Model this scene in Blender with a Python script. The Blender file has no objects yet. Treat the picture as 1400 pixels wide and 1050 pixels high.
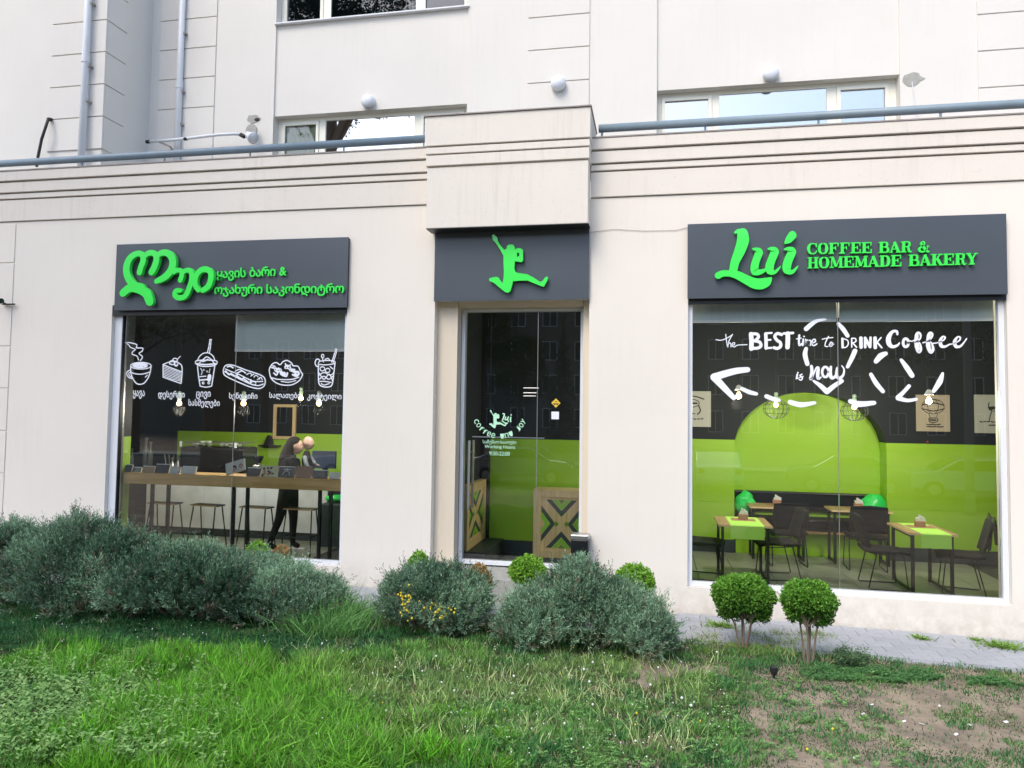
import bpy, bmesh, math, random
import numpy as np
from mathutils import Vector, Matrix
from mathutils.geometry import tessellate_polygon

scene = bpy.context.scene
COL = scene.collection
rnd = random.Random(7)
NR = np.random.RandomState(11)
PI = math.pi

# ------------------------------------------------------------------ camera
CZ, CD, FPX = 1.85, 8.345, 1010.0
CX, CY = 696.0, 509.0
yaw, pitch, roll = math.radians(-11.09), math.radians(2.85), math.radians(.81)
_f = Vector((math.sin(yaw)*math.cos(pitch), math.cos(yaw)*math.cos(pitch), math.sin(pitch)))
_r0 = Vector((math.cos(yaw), -math.sin(yaw), 0)); _u0 = _r0.cross(_f)
_r = math.cos(roll)*_r0 + math.sin(roll)*_u0
_u = -math.sin(roll)*_r0 + math.cos(roll)*_u0
cam_d = bpy.data.cameras.new('camera'); cam = bpy.data.objects.new('camera', cam_d); COL.objects.link(cam)
M = Matrix((_r, _u, -_f)).transposed().to_4x4(); M.translation = Vector((0, -CD, CZ))
cam.matrix_world = M
cam_d.sensor_width = 36; cam_d.lens = FPX/1400*36
cam_d.shift_x = (700-CX)/1400; cam_d.shift_y = -(525-CY)/1400
cam_d.clip_start = .1; cam_d.clip_end = 1500
scene.camera = cam

# ------------------------------------------------------------------ light
w = bpy.data.worlds.new('World'); scene.world = w; w.use_nodes = True
nt = w.node_tree; nt.nodes.clear()
sky = nt.nodes.new('ShaderNodeTexSky'); sky.sky_type = 'NISHITA'; sky.sun_disc = False
SUN_EL, SUN_AZ = math.radians(50), math.radians(205)      # azimuth clockwise from +y
sky.sun_elevation = SUN_EL; sky.sun_rotation = SUN_AZ; sky.dust_density = 2.0; sky.ozone_density = 1.0; sky.air_density = 1.0
bg = nt.nodes.new('ShaderNodeBackground'); bg.inputs[1].default_value = .15
out = nt.nodes.new('ShaderNodeOutputWorld')
nt.links.new(sky.outputs[0], bg.inputs[0]); nt.links.new(bg.outputs[0], out.inputs[0])
sl = bpy.data.lights.new('sun', 'SUN'); sl.energy = 1.2; sl.angle = math.radians(32); sl.color = (1, .92, .80)
so = bpy.data.objects.new('sun', sl); COL.objects.link(so)
sd = Vector((math.sin(SUN_AZ)*math.cos(SUN_EL), math.cos(SUN_AZ)*math.cos(SUN_EL), math.sin(SUN_EL)))
so.rotation_euler = sd.to_track_quat('Z', 'Y').to_euler()
scene.view_settings.view_transform = 'Standard'; scene.view_settings.look = 'None'
scene.view_settings.exposure = 1.06; scene.view_settings.gamma = 1
scene.cycles.use_denoising = True
scene.cycles.max_bounces = 7; scene.cycles.transparent_max_bounces = 12
scene.cycles.caustics_reflective = False; scene.cycles.caustics_refractive = False

# ------------------------------------------------------------------ measuring helpers (photo pixel -> point on a real plane)
def ray(px, py): return _f + _r*((px-CX)/FPX) - _u*((py-CY)/FPX)
def P(px, py, Y=0.):
    d = ray(px, py); t = (Y+CD)/d.y
    return (d.x*t, CZ+d.z*t)
def G(px, py, Z):
    d = ray(px, py); t = (Z-CZ)/d.z
    return (d.x*t, -CD+d.y*t)

# ------------------------------------------------------------------ materials
def new_mat(name):
    m = bpy.data.materials.new(name); m.use_nodes = True
    return m, m.node_tree, m.node_tree.nodes['Principled BSDF']
def mat(name, col, rough=.6, metal=0., nscale=0., namt=.12, bump=0., bscale=60., spec=.5, coat=0.):
    m, t, b = new_mat(name)
    b.inputs['Base Color'].default_value = (*col, 1); b.inputs['Roughness'].default_value = rough
    b.inputs['Metallic'].default_value = metal; b.inputs['Specular IOR Level'].default_value = spec
    b.inputs['Coat Weight'].default_value = coat
    tc = t.nodes.new('ShaderNodeTexCoord')
    if nscale:
        n = t.nodes.new('ShaderNodeTexNoise'); n.inputs['Scale'].default_value = nscale; n.inputs['Detail'].default_value = 6
        t.links.new(tc.outputs['Object'], n.inputs['Vector'])
        mx = t.nodes.new('ShaderNodeMix'); mx.data_type = 'RGBA'
        mx.inputs[6].default_value = (*[c*(1-namt) for c in col], 1); mx.inputs[7].default_value = (*[min(1, c*(1+namt)) for c in col], 1)
        t.links.new(n.outputs[0], mx.inputs[0]); t.links.new(mx.outputs[2], b.inputs['Base Color'])
    if bump:
        n = t.nodes.new('ShaderNodeTexNoise'); n.inputs['Scale'].default_value = bscale; n.inputs['Detail'].default_value = 5
        t.links.new(tc.outputs['Object'], n.inputs['Vector'])
        bp = t.nodes.new('ShaderNodeBump'); bp.inputs['Strength'].default_value = bump; bp.inputs['Distance'].default_value = .01
        t.links.new(n.outputs[0], bp.inputs['Height']); t.links.new(bp.outputs[0], b.inputs['Normal'])
    return m
def plaster(name, col, dirt=.5, dcol=(.30, .27, .23)):
    """painted render: large soft tone shifts, fine grain, run-off streaks and small blemishes"""
    m, t, b = new_mat(name); L = t.links.new
    tc = t.nodes.new('ShaderNodeTexCoord'); b.inputs['Roughness'].default_value = .85; b.inputs['Specular IOR Level'].default_value = .25
    def noise(scale, det=5, vec=None, rough=.5):
        n = t.nodes.new('ShaderNodeTexNoise'); n.inputs['Scale'].default_value = scale; n.inputs['Detail'].default_value = det
        n.inputs['Roughness'].default_value = rough
        L(vec or tc.outputs['Object'], n.inputs['Vector']); return n.outputs[0]
    def ramp(v, a, c):
        r = t.nodes.new('ShaderNodeMapRange'); r.inputs[1].default_value = a; r.inputs[2].default_value = c; L(v, r.inputs[0]); return r.outputs[0]
    def mix(f, a, c2):
        x = t.nodes.new('ShaderNodeMix'); x.data_type = 'RGBA'
        L(f, x.inputs[0])
        for i, v in ((6, a), (7, c2)):
            if isinstance(v, tuple): x.inputs[i].default_value = (*v, 1)
            else: L(v, x.inputs[i])
        return x.outputs[2]
    def mul(a, k):
        x = t.nodes.new('ShaderNodeMath'); x.operation = 'MULTIPLY'; L(a, x.inputs[0])
        if isinstance(k, float): x.inputs[1].default_value = k
        else: L(k, x.inputs[1])
        return x.outputs[0]
    base = mix(ramp(noise(.7, 3), .3, .7), tuple(c*.965 for c in col), tuple(min(1, c*1.02) for c in col))
    mp = t.nodes.new('ShaderNodeMapping'); mp.inputs['Scale'].default_value = (9, 9, .6); L(tc.outputs['Object'], mp.inputs[0])
    st = ramp(noise(1.6, 6, mp.outputs[0], .65), .50, .68)
    st = mul(st, ramp(noise(.9, 2), .42, .62))
    c1 = mix(mul(st, .22*dirt), base, dcol)
    sp = ramp(noise(22, 7, rough=.7), .60, .70)
    c2 = mix(mul(sp, .30*dirt), c1, dcol)
    sx_ = t.nodes.new('ShaderNodeSeparateXYZ'); L(tc.outputs['Object'], sx_.inputs[0])
    low = t.nodes.new('ShaderNodeMapRange'); low.inputs[1].default_value = .12; low.inputs[2].default_value = -.36; L(sx_.outputs[2], low.inputs[0])
    c2 = mix(mul(mul(low.outputs[0], ramp(noise(6, 6, rough=.7), .36, .62)), .42*(1 if name == 'wall_paint' else 0)), c2, (.34, .29, .23))
    c3 = mix(mul(ramp(noise(160, 3), .35, .65), .07), c2, tuple(c*.7 for c in col))
    L(c3, b.inputs['Base Color'])
    bp = t.nodes.new('ShaderNodeBump'); bp.inputs['Strength'].default_value = .35; bp.inputs['Distance'].default_value = .006
    L(noise(110, 6), bp.inputs['Height']); L(bp.outputs[0], b.inputs['Normal'])
    return m
def wood(name, c1, c2, scale=6., axis=0, rough=.5):
    m, t, b = new_mat(name); L = t.links.new
    tc = t.nodes.new('ShaderNodeTexCoord'); mp = t.nodes.new('ShaderNodeMapping')
    s = [14, 14, 14]; s[axis] = .9; mp.inputs['Scale'].default_value = s; L(tc.outputs['Object'], mp.inputs[0])
    n = t.nodes.new('ShaderNodeTexNoise'); n.inputs['Scale'].default_value = scale*.3; n.inputs['Detail'].default_value = 8; n.inputs['Distortion'].default_value = .8
    L(mp.outputs[0], n.inputs['Vector'])
    r = t.nodes.new('ShaderNodeValToRGB'); r.color_ramp.elements[0].position = .3; r.color_ramp.elements[1].position = .7
    r.color_ramp.elements[0].color = (*c1, 1); r.color_ramp.elements[1].color = (*c2, 1)
    L(n.outputs[0], r.inputs[0]); L(r.outputs[0], b.inputs['Base Color']); b.inputs['Roughness'].default_value = rough
    return m
def glass(name, tint=(.965, .985, .98), ior=1.5, rough=0.0, boost=0.):
    """thin clear sheet: see-through plus fresnel mirror, slightly wavy"""
    m = bpy.data.materials.new(name); m.use_nodes = True; t = m.node_tree; t.nodes.clear(); L = t.links.new
    o = t.nodes.new('ShaderNodeOutputMaterial'); mx = t.nodes.new('ShaderNodeMixShader')
    tr = t.nodes.new('ShaderNodeBsdfTransparent'); tr.inputs[0].default_value = (*tint, 1)
    gl = t.nodes.new('ShaderNodeBsdfGlossy'); gl.inputs['Roughness'].default_value = rough; gl.inputs[0].default_value = (1, 1, 1, 1)
    fr = t.nodes.new('ShaderNodeFresnel'); fr.inputs[0].default_value = ior
    tc = t.nodes.new('ShaderNodeTexCoord'); n = t.nodes.new('ShaderNodeTexNoise'); n.inputs['Scale'].default_value = .9; n.inputs['Detail'].default_value = 1
    L(tc.outputs['Object'], n.inputs['Vector'])
    bp = t.nodes.new('ShaderNodeBump'); bp.inputs['Strength'].default_value = .06; bp.inputs['Distance'].default_value = .02
    L(n.outputs[0], bp.inputs['Height']); L(bp.outputs[0], gl.inputs['Normal'])
    ad = t.nodes.new('ShaderNodeMath'); ad.operation = 'ADD'; ad.inputs[1].default_value = boost; L(fr.outputs[0], ad.inputs[0])
    L(ad.outputs[0], mx.inputs[0]); L(tr.outputs[0], mx.inputs[1]); L(gl.outputs[0], mx.inputs[2]); L(mx.outputs[0], o.inputs[0])
    return m
def leafmat(name, trans=.25, rough=.6, sat=1.):
    """colour comes from each leaf's own attribute"""
    m = bpy.data.materials.new(name); m.use_nodes = True; t = m.node_tree; L = t.links.new
    b = t.nodes['Principled BSDF']; o = t.nodes['Material Output']
    a = t.nodes.new('ShaderNodeAttribute'); a.attribute_name = 'tint'
    L(a.outputs['Color'], b.inputs['Base Color']); b.inputs['Roughness'].default_value = rough; b.inputs['Specular IOR Level'].default_value = .3
    tl = t.nodes.new('ShaderNodeBsdfTranslucent'); L(a.outputs['Color'], tl.inputs[0])
    mx = t.nodes.new('ShaderNodeMixShader'); mx.inputs[0].default_value = trans
    L(b.outputs[0], mx.inputs[1]); L(tl.outputs[0], mx.inputs[2]); L(mx.outputs[0], o.inputs[0])
    return m
def emis(name, col, s):
    m, t, b = new_mat(name); b.inputs['Base Color'].default_value = (*col, 1)
    b.inputs['Emission Color'].default_value = (*col, 1); b.inputs['Emission Strength'].default_value = s
    return m

MT = {}
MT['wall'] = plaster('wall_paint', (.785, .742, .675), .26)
MT['trim'] = plaster('trim_paint', (.745, .70, .635), .75)
MT['upper'] = plaster('upper_paint', (.72, .70, .66), .28)
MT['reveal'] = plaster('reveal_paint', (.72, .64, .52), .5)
MT['coping'] = mat('coping_zinc', (.30, .27, .25), .6, nscale=8, namt=.3)
MT['frame'] = mat('white_frame', (.72, .75, .80), .35, nscale=3, namt=.05)
MT['upframe'] = mat('upper_frame', (.80, .79, .70), .4, nscale=3, namt=.05)
MT['steel'] = mat('brushed_steel', (.6, .6, .6), .3, .9)
MT['rail'] = mat('rail_paint', (.20, .27, .32), .45, nscale=6, namt=.18, bump=.1)
MT['pipe'] = mat('pipe_white', (.66, .69, .73), .4, nscale=4, namt=.06)
MT['sign'] = mat('sign_charcoal', (.070, .084, .102), .28, nscale=1.2, namt=.12, bump=.03, bscale=9)
MT['signedge'] = mat('sign_edge', (.014, .018, .022), .4)
MT['green'] = mat('letter_green', (.055, .84, .10), .22, nscale=2, namt=.08, coat=.4)
MT['greenside'] = mat('letter_edge', (.01, .45, .06), .4)
MT['vinyl'] = mat('white_vinyl', (.80, .84, .92), .5, nscale=5, namt=.04)
MT['vinylgreen'] = mat('pale_green_vinyl', (.50, .86, .62), .5)
MT['glass'] = glass('window_glass', ior=1.5)
MT['topglass'] = glass('top_glass', tint=(.5, .55, .55), ior=1.55, boost=.03)
MT['upglass'] = glass('upper_glass', tint=(.62, .68, .66), ior=1.9, boost=.42)
MT['wallgreen'] = mat('interior_green', (.34, .62, .03), .5, nscale=1.5, namt=.06, bump=.05)
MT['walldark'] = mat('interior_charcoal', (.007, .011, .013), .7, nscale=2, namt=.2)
MT['base'] = mat('baseboard', (.04, .055, .06), .5)
MT['black'] = mat('black_steel', (.012, .013, .015), .45)
MT['blackcloth'] = mat('black_upholstery', (.003, .0045, .006), .9, bump=.15, bscale=300)
MT['leather'] = mat('black_leather', (.008, .010, .012), .35, nscale=5, namt=.2)
MT['oak'] = wood('oak', (.56, .34, .11), (.74, .48, .17))
MT['pine'] = wood('pine', (.72, .52, .25), (.86, .66, .36), axis=2)
MT['tabletop'] = wood('tabletop', (.30, .19, .09), (.44, .30, .14), axis=1)
MT['runner'] = mat('lime_runner', (.46, .85, .12), .8, bump=.1, bscale=200)
MT['bag'] = mat('green_bag', (.03, .72, .12), .3)
MT['concrete'] = mat('counter_concrete', (.78, .83, .82), .7, nscale=5, namt=.22, bump=.1, bscale=25)
MT['blind'] = mat('roller_blind', (.66, .76, .76), .8, nscale=2, namt=.06)
MT['blindbar'] = mat('blind_bar', (.80, .85, .88), .4)
MT['bulb'] = emis('bulb_glow', (1, .60, .20), 9.)
MT['shade'] = mat('lamp_socket', (.45, .62, .45), .4)
MT['cage'] = mat('cage_wire', (.02, .02, .02), .5)
MT['paper'] = mat('paper', (.78, .78, .74), .8)
MT['kraft'] = mat('kraft', (.40, .22, .12), .8, nscale=9, namt=.15)
MT['poster'] = mat('poster_tan', (.48, .41, .30), .7, nscale=3, namt=.08)
MT['poster2'] = mat('poster_grey', (.52, .53, .46), .7, nscale=3, namt=.08)
MT['ink'] = mat('ink', (.02, .02, .02), .7)
MT['skin'] = mat('skin', (.50, .34, .27), .6)
MT['hair'] = mat('dark_hair', (.008, .006, .005), .8, bump=.4, bscale=120)
MT['cloth'] = mat('black_clothes', (.010, .010, .012), .85, bump=.2, bscale=90)
MT['denim'] = mat('grey_sleeve', (.25, .30, .34), .8)
MT['lamp'] = mat('opal_glass', (.70, .74, .80), .25, spec=.6)
MT['yellow'] = mat('sticker_yellow', (.75, .52, .05), .5)
MT['chev_dark'] = mat('stencil_slate', (.05, .07, .08), .6)
MT['chev_green'] = mat('stencil_green', (.28, .62, .05), .6)
MT['chev_olive'] = mat('stencil_olive', (.18, .33, .03), .6)
MT['bark'] = mat('bark', (.16, .12, .09), .9, nscale=20, namt=.35, bump=.6, bscale=40)
MT['twig'] = mat('woody_stems', (.20, .155, .12), .9, nscale=30, namt=.3)
MT['leaf'] = leafmat('leaf'); MT['blade'] = leafmat('grass_blade', .3, .55)
MT['seed'] = mat('dandelion_clock', (.72, .74, .70), .9)
MT['litter'] = mat('litter_white', (.75, .75, .72), .8)
MT['patch'] = mat('raw_cement', (.36, .36, .33), .9, nscale=12, namt=.3, bump=.5, bscale=50)
MT['bluebook'] = mat('cover_navy', (.015, .03, .07), .5)
MT['greybook'] = mat('cover_grey', (.16, .18, .19), .5)
MT['tanbook'] = mat('cover_tan', (.33, .24, .15), .6)
MT['blackbook'] = mat('cover_black', (.012, .014, .018), .4)
MT['whitebook'] = mat('cover_white', (.55, .58, .56), .6)
MT['brownbook'] = mat('cover_brown', (.25, .15, .10), .6)
MT['asphalt'] = mat('asphalt', (.05, .05, .052), .9, nscale=8, namt=.2)
MT['opp'] = plaster('opposite_paint', (.24, .215, .18), .6)
MT['oppglass'] = mat('far_glass', (.03, .035, .04), .1)
MT['carwhite'] = mat('car_paint_white', (.75, .77, .8), .25, coat=.6)
MT['carsilver'] = mat('car_paint_silver', (.35, .38, .42), .25, .6, coat=.6)
MT['carglass'] = mat('car_glass', (.02, .025, .03), .05)
MT['tyre'] = mat('tyre', (.02, .02, .02), .9)
MT['red'] = mat('tail_red', (.6, .02, .02), .3)

# ------------------------------------------------------------------ mesh helpers
class MB:
    def __init__(s): s.v = []; s.f = []
    def add(s, vs, fs):
        n = len(s.v); s.v += [tuple(v) for v in vs]; s.f += [tuple(i+n for i in f) for f in fs]; return s
    def box(s, x0, x1, y0, y1, z0, z1, rot=None, pivot=None):
        vs = [Vector((x, y, z)) for z in (z0, z1) for y in (y0, y1) for x in (x0, x1)]
        if rot is not None:
            pv = Vector(pivot) if pivot else Vector(((x0+x1)/2, (y0+y1)/2, (z0+z1)/2)); vs = [rot @ (v-pv)+pv for v in vs]
        return s.add(vs, [(0, 2, 3, 1), (4, 5, 7, 6), (0, 1, 5, 4), (2, 6, 7, 3), (0, 4, 6, 2), (1, 3, 7, 5)])
    def tube(s, pts, r, n=8, cap=True, closed=False):
        pts = [Vector(p) for p in pts]; rs = r if isinstance(r, (list, tuple)) else [r]*len(pts)
        vs = []; N = len(pts); prev = None
        for i, p in enumerate(pts):
            if closed: d = pts[(i+1) % N]-pts[i-1]
            else: d = (pts[min(i+1, N-1)]-pts[max(i-1, 0)])
            if d.length < 1e-9: d = Vector((0, 0, 1))
            d.normalize()
            if prev is None: a = d.orthogonal().normalized()
            else:
                a = prev-d*prev.dot(d)
                a = a.normalized() if a.length > 1e-6 else d.orthogonal().normalized()
            prev = a; b = d.cross(a)
            vs += [p+(a*math.cos(2*PI*k/n)+b*math.sin(2*PI*k/n))*rs[i] for k in range(n)]
        fs = []
        for i in range(N if closed else N-1):
            j = (i+1) % N
            for k in range(n):
                k2 = (k+1) % n; fs.append((i*n+k, i*n+k2, j*n+k2, j*n+k))
        if cap and not closed: fs += [tuple(range(n))[::-1], tuple((N-1)*n+k for k in range(n))]
        return s.add(vs, fs)
    def lathe(s, prof, c=(0, 0, 0), n=20, axis=Vector((0, 0, 1))):
        q = Vector((0, 0, 1)).rotation_difference(Vector(axis)); c = Vector(c)
        vs = []; fs = []
        for r, z in prof: vs += [q @ Vector((r*math.cos(2*PI*k/n), r*math.sin(2*PI*k/n), z))+c for k in range(n)]
        for i in range(len(prof)-1):
            for k in range(n):
                k2 = (k+1) % n; fs.append((i*n+k, i*n+k2, (i+1)*n+k2, (i+1)*n+k))
        fs += [tuple(range(n))[::-1], tuple((len(prof)-1)*n+k for k in range(n))]
        return s.add(vs, fs)
    def ball(s, c, r, n=12, m=8, jit=0.):
        rx, ry, rz = r if isinstance(r, (list, tuple)) else (r, r, r); vs = []; fs = []
        for i in range(m+1):
            th = PI*i/m
            for k in range(n):
                ph = 2*PI*k/n; j = 1+jit*(rnd.random()-.5)
                vs.append((c[0]+rx*j*math.sin(th)*math.cos(ph), c[1]+ry*j*math.sin(th)*math.sin(ph), c[2]+rz*j*math.cos(th)))
        for i in range(m):
            for k in range(n): fs.append((i*n+k, (i+1)*n+k, (i+1)*n+(k+1) % n, i*n+(k+1) % n))
        return s.add(vs, fs)
    def prism(s, loops, y0, y1):
        """flat outline(s) in x-z given as pixel-free (x, z) loops, thickness from y0 (front) to y1"""
        if isinstance(loops[0][0], (int, float)): loops = [loops]
        tri = tessellate_polygon([[Vector((x, z, 0)) for x, z in lp] for lp in loops])
        flat = [p for lp in loops for p in lp]; n = len(flat)
        vs = [(x, y0, z) for x, z in flat]+[(x, y1, z) for x, z in flat]
        fs = [tuple(t) for t in tri]+[tuple(i+n for i in t)[::-1] for t in tri]
        o = 0
        for lp in loops:
            k = len(lp)
            for i in range(k): fs.append((o+i, o+(i+1) % k, o+(i+1) % k+n, o+i+n))
            o += k
        return s.add(vs, fs)
    def stroke(s, pts, wd, y0, y1, smooth=True, cap=True):
        """brush stroke ribbon in x-z with round ends"""
        pts = [Vector(p[:2]) for p in pts]; n = len(pts)
        ws = list(wd) if isinstance(wd, (list, tuple)) else [wd]*n
        if smooth and n > 2:
            q = []; qw = []; K = 5
            for i in range(n-1):
                p0, p1, p2, p3 = pts[max(i-1, 0)], pts[i], pts[i+1], pts[min(i+2, n-1)]
                for k in range(K):
                    t = k/K; q.append(.5*((2*p1)+(p2-p0)*t+(2*p0-5*p1+4*p2-p3)*t*t+(-p0+3*p1-3*p2+p3)*t**3)); qw.append(ws[i]*(1-t)+ws[i+1]*t)
            q.append(pts[-1]); qw.append(ws[-1]); pts, ws = q, qw
        n = len(pts); L = []; R = []
        for i, p in enumerate(pts):
            d = pts[min(i+1, n-1)]-pts[max(i-1, 0)]
            d = d.normalized() if d.length > 1e-9 else Vector((1, 0)); nn = Vector((-d.y, d.x))*ws[i]/2
            L.append(p+nn); R.append(p-nn)
        vs = []; fs = []
        for i in range(n): vs += [(L[i].x, y0, L[i].y), (R[i].x, y0, R[i].y), (L[i].x, y1, L[i].y), (R[i].x, y1, R[i].y)]
        for i in range(n-1):
            a = 4*i; b = a+4
            fs += [(a, a+1, b+1, b), (a+2, b+2, b+3, a+3), (a, b, b+2, a+2), (a+1, a+3, b+3, b+1)]
        s.add(vs, fs)
        if cap:
            for e, sg in ((0, -1), (n-1, 1)):
                d = (pts[min(e+1, n-1)]-pts[max(e-1, 0)]); d = d.normalized() if d.length > 1e-9 else Vector((1, 0)); d = d*sg
                nn = Vector((-d.y, d.x)); r = ws[e]/2; k = 6
                arc = [pts[e]+nn*(r*math.cos(PI*j/k))+d*(r*math.sin(PI*j/k)) for j in range(k+1)]
                m = len(arc)
                s.add([(p.x, y0, p.y) for p in arc]+[(p.x, y1, p.y) for p in arc],
                      [tuple(range(m)), tuple(range(m, 2*m))[::-1]]+[(j, j+1, j+1+m, j+m) for j in range(m-1)])
        return s
    def build(s, name, m, parent=None, bevel=0., smooth=False, org=None):
        me = bpy.data.meshes.new(name)
        o = Vector(org) if org else Vector((0, 0, 0))
        me.from_pydata([Vector(v)-o for v in s.v], [], s.f); me.materials.append(m)
        if smooth:
            me.polygons.foreach_set('use_smooth', [True]*len(me.polygons))
        bm = bmesh.new(); bm.from_mesh(me); bmesh.ops.recalc_face_normals(bm, faces=bm.faces); bm.to_mesh(me); bm.free()
        ob = bpy.data.objects.new(name, me); COL.objects.link(ob)
        base = Vector((0, 0, 0)); q_ = parent
        while q_: base = base+q_.location; q_ = q_.parent
        ob.location = o-base
        if parent: ob.parent = parent
        if bevel:
            b = ob.modifiers.new('bevel', 'BEVEL'); b.width = bevel; b.segments = 2; b.limit_method = 'ANGLE'
        return ob
def tag(o, label=None, cat=None, group=None, kind=None):
    if label: o['label'] = label
    if cat: o['category'] = cat
    if group: o['group'] = group
    if kind: o['kind'] = kind
    return o
def thing(name, label, cat, loc=(0, 0, 0), rz=0, group=None):
    o = bpy.data.objects.new(name, None); COL.objects.link(o); o.location = loc; o.rotation_euler = (0, 0, rz)
    o.empty_display_size = .1
    return tag(o, label, cat, group)
def local(name, mb, m, parent, bevel=0., smooth=False, loc=(0, 0, 0), rot=(0, 0, 0)):
    """part whose geometry is written in its parent's own coordinates"""
    o = mb.build(name, m, None, bevel, smooth); o.parent = parent; o.location = loc; o.rotation_euler = rot
    return o
def copy_tree(o, parent=None):
    c = o.copy(); COL.objects.link(c)
    if parent: c.parent = parent
    for ch in [x for x in bpy.data.objects if x.parent == o]: copy_tree(ch, c)
    return c
def reuse(src, name, parent, loc=(0, 0, 0), rot=(0, 0, 0), m=None, scale=None):
    c = bpy.data.objects.new(name, src.data); COL.objects.link(c); c.parent = parent; c.location = loc; c.rotation_euler = rot
    if scale: c.scale = scale
    return c
def text_mb(body, x0, z0, x1, z1, y0, y1, bold=.0, shear=0.):
    """lettering in the built-in typeface fitted to a box in x-z"""
    c = bpy.data.curves.new('t', 'FONT'); c.body = body; c.size = 1; c.offset = bold; c.shear = shear; c.resolution_u = 3
    c.extrude = .5
    o = bpy.data.objects.new('t', c); COL.objects.link(o); bpy.context.view_layer.update()
    me = bpy.data.meshes.new_from_object(o.evaluated_get(bpy.context.evaluated_depsgraph_get()))
    vs = [v.co.copy() for v in me.vertices]; fs = [tuple(p.vertices) for p in me.polygons]
    bpy.data.objects.remove(o); bpy.data.curves.remove(c); bpy.data.meshes.remove(me)
    mb = MB()
    if not vs: return mb
    ax, bx = min(v.x for v in vs), max(v.x for v in vs); ay, by = min(v.y for v in vs), max(v.y for v in vs)
    mb.add([(x0+(v.x-ax)/(bx-ax)*(x1-x0), y0 if v.z > 0 else y1, z0+(v.y-ay)/(by-ay)*(z1-z0)) for v in vs], fs)
    return mb
def np_mesh(name, V, F, tint, m, parent=None, kind=None):
    """V (n,3); F (k,4) or (k,3); tint (n,3) per vertex"""
    me = bpy.data.meshes.new(name); k = F.shape[1]
    me.vertices.add(len(V)); me.vertices.foreach_set('co', V.astype('f').ravel())
    me.loops.add(F.size); me.loops.foreach_set('vertex_index', F.astype('i').ravel())
    me.polygons.add(len(F)); me.polygons.foreach_set('loop_start', np.arange(0, F.size, k, dtype='i'))
    me.update(calc_edges=True)
    if tint is not None:
        a = me.color_attributes.new('tint', 'FLOAT_COLOR', 'POINT')
        a.data.foreach_set('color', np.hstack([tint, np.ones((len(tint), 1))]).astype('f').ravel())
    me.materials.append(m)
    o = bpy.data.objects.new(name, me); COL.objects.link(o)
    if parent: o.parent = parent; o.location = -parent.location
    if kind: o['kind'] = kind
    return o
_tab = NR.rand(64, 64)
def vnoise(x, y):
    x = np.asarray(x, float); y = np.asarray(y, float)
    xi = np.floor(x).astype(int); yi = np.floor(y).astype(int); fx = x-xi; fy = y-yi
    fx = fx*fx*(3-2*fx); fy = fy*fy*(3-2*fy)
    g = lambda a, b: _tab[a % 64, b % 64]
    return (g(xi, yi)*(1-fx)+g(xi+1, yi)*fx)*(1-fy)+(g(xi, yi+1)*(1-fx)+g(xi+1, yi+1)*fx)*fy
def fbm(x, y, o=4):
    x = np.asarray(x, float); y = np.asarray(y, float)
    s = 0; a = .5; t = 0
    for i in range(o): s = s+a*vnoise(x*2**i+7.3*i, y*2**i+3.1*i); t += a; a *= .5
    return s/t
# ------------------------------------------------------------------ ground
def pave_z(x): return -.262-.0165*(x+3.3)
def gz(x, y):
    x = np.asarray(x, float); y = np.asarray(y, float)
    t = np.clip((-y-.95)/3.4, 0, 1); s = t*t*(3-2*t)*.5+t*.5
    z = pave_z(np.clip(x, -12, 8))-.02+s*.17+.05*(fbm(x*.9+5, y*.9+5, 3)-.5)*np.clip((-y-.95)*1.5, 0, 1)
    far = np.clip((-y-8)/8, 0, 1); far = far*far*(3-2*far)
    return z*(1-far)+far*-1.15
def grid_sheet(xs, ys, zf, name, m):
    X, Y = np.meshgrid(xs, ys); Z = zf(X, Y); V = np.stack([X.ravel(), Y.ravel(), Z.ravel()], 1)
    nx, ny = len(xs), len(ys); i = np.arange(nx*ny).reshape(ny, nx)
    F = np.stack([i[:-1, :-1].ravel(), i[:-1, 1:].ravel(), i[1:, 1:].ravel(), i[1:, :-1].ravel()], 1)
    o = np_mesh(name, V, F, None, m); o.data.polygons.foreach_set('use_smooth', [True]*len(F)); return o
m, t, b = new_mat('soil'); L = t.links.new
tc = t.nodes.new('ShaderNodeTexCoord'); n1 = t.nodes.new('ShaderNodeTexNoise'); n1.inputs['Scale'].default_value = 3; n1.inputs['Detail'].default_value = 9; n1.inputs['Roughness'].default_value = .7
L(tc.outputs['Object'], n1.inputs['Vector']); rp = t.nodes.new('ShaderNodeValToRGB'); L(n1.outputs[0], rp.inputs[0])
rp.color_ramp.elements[0].position = .35; rp.color_ramp.elements[0].color = (.15, .12, .09, 1)
rp.color_ramp.elements[1].position = .65; rp.color_ramp.elements[1].color = (.34, .275, .20, 1)
L(rp.outputs[0], b.inputs['Base Color']); b.inputs['Roughness'].default_value = .95
n2 = t.nodes.new('ShaderNodeTexNoise'); n2.inputs['Scale'].default_value = 45; n2.inputs['Detail'].default_value = 8; L(tc.outputs['Object'], n2.inputs['Vector'])
bp = t.nodes.new('ShaderNodeBump'); bp.inputs['Strength'].default_value = .8; bp.inputs['Distance'].default_value = .02; L(n2.outputs[0], bp.inputs['Height']); L(bp.outputs[0], b.inputs['Normal'])
MT['soil'] = m
xs = np.concatenate([np.linspace(-400, -14, 12), np.linspace(-13, 9, 230), np.linspace(10, 400, 12)])
ys = np.concatenate([np.linspace(-400, -18, 14), np.linspace(-17, -7, 30), np.linspace(-6.9, -.93, 130)])
tag(grid_sheet(xs, ys, gz, 'ground', MT['soil']), kind='structure')
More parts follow.
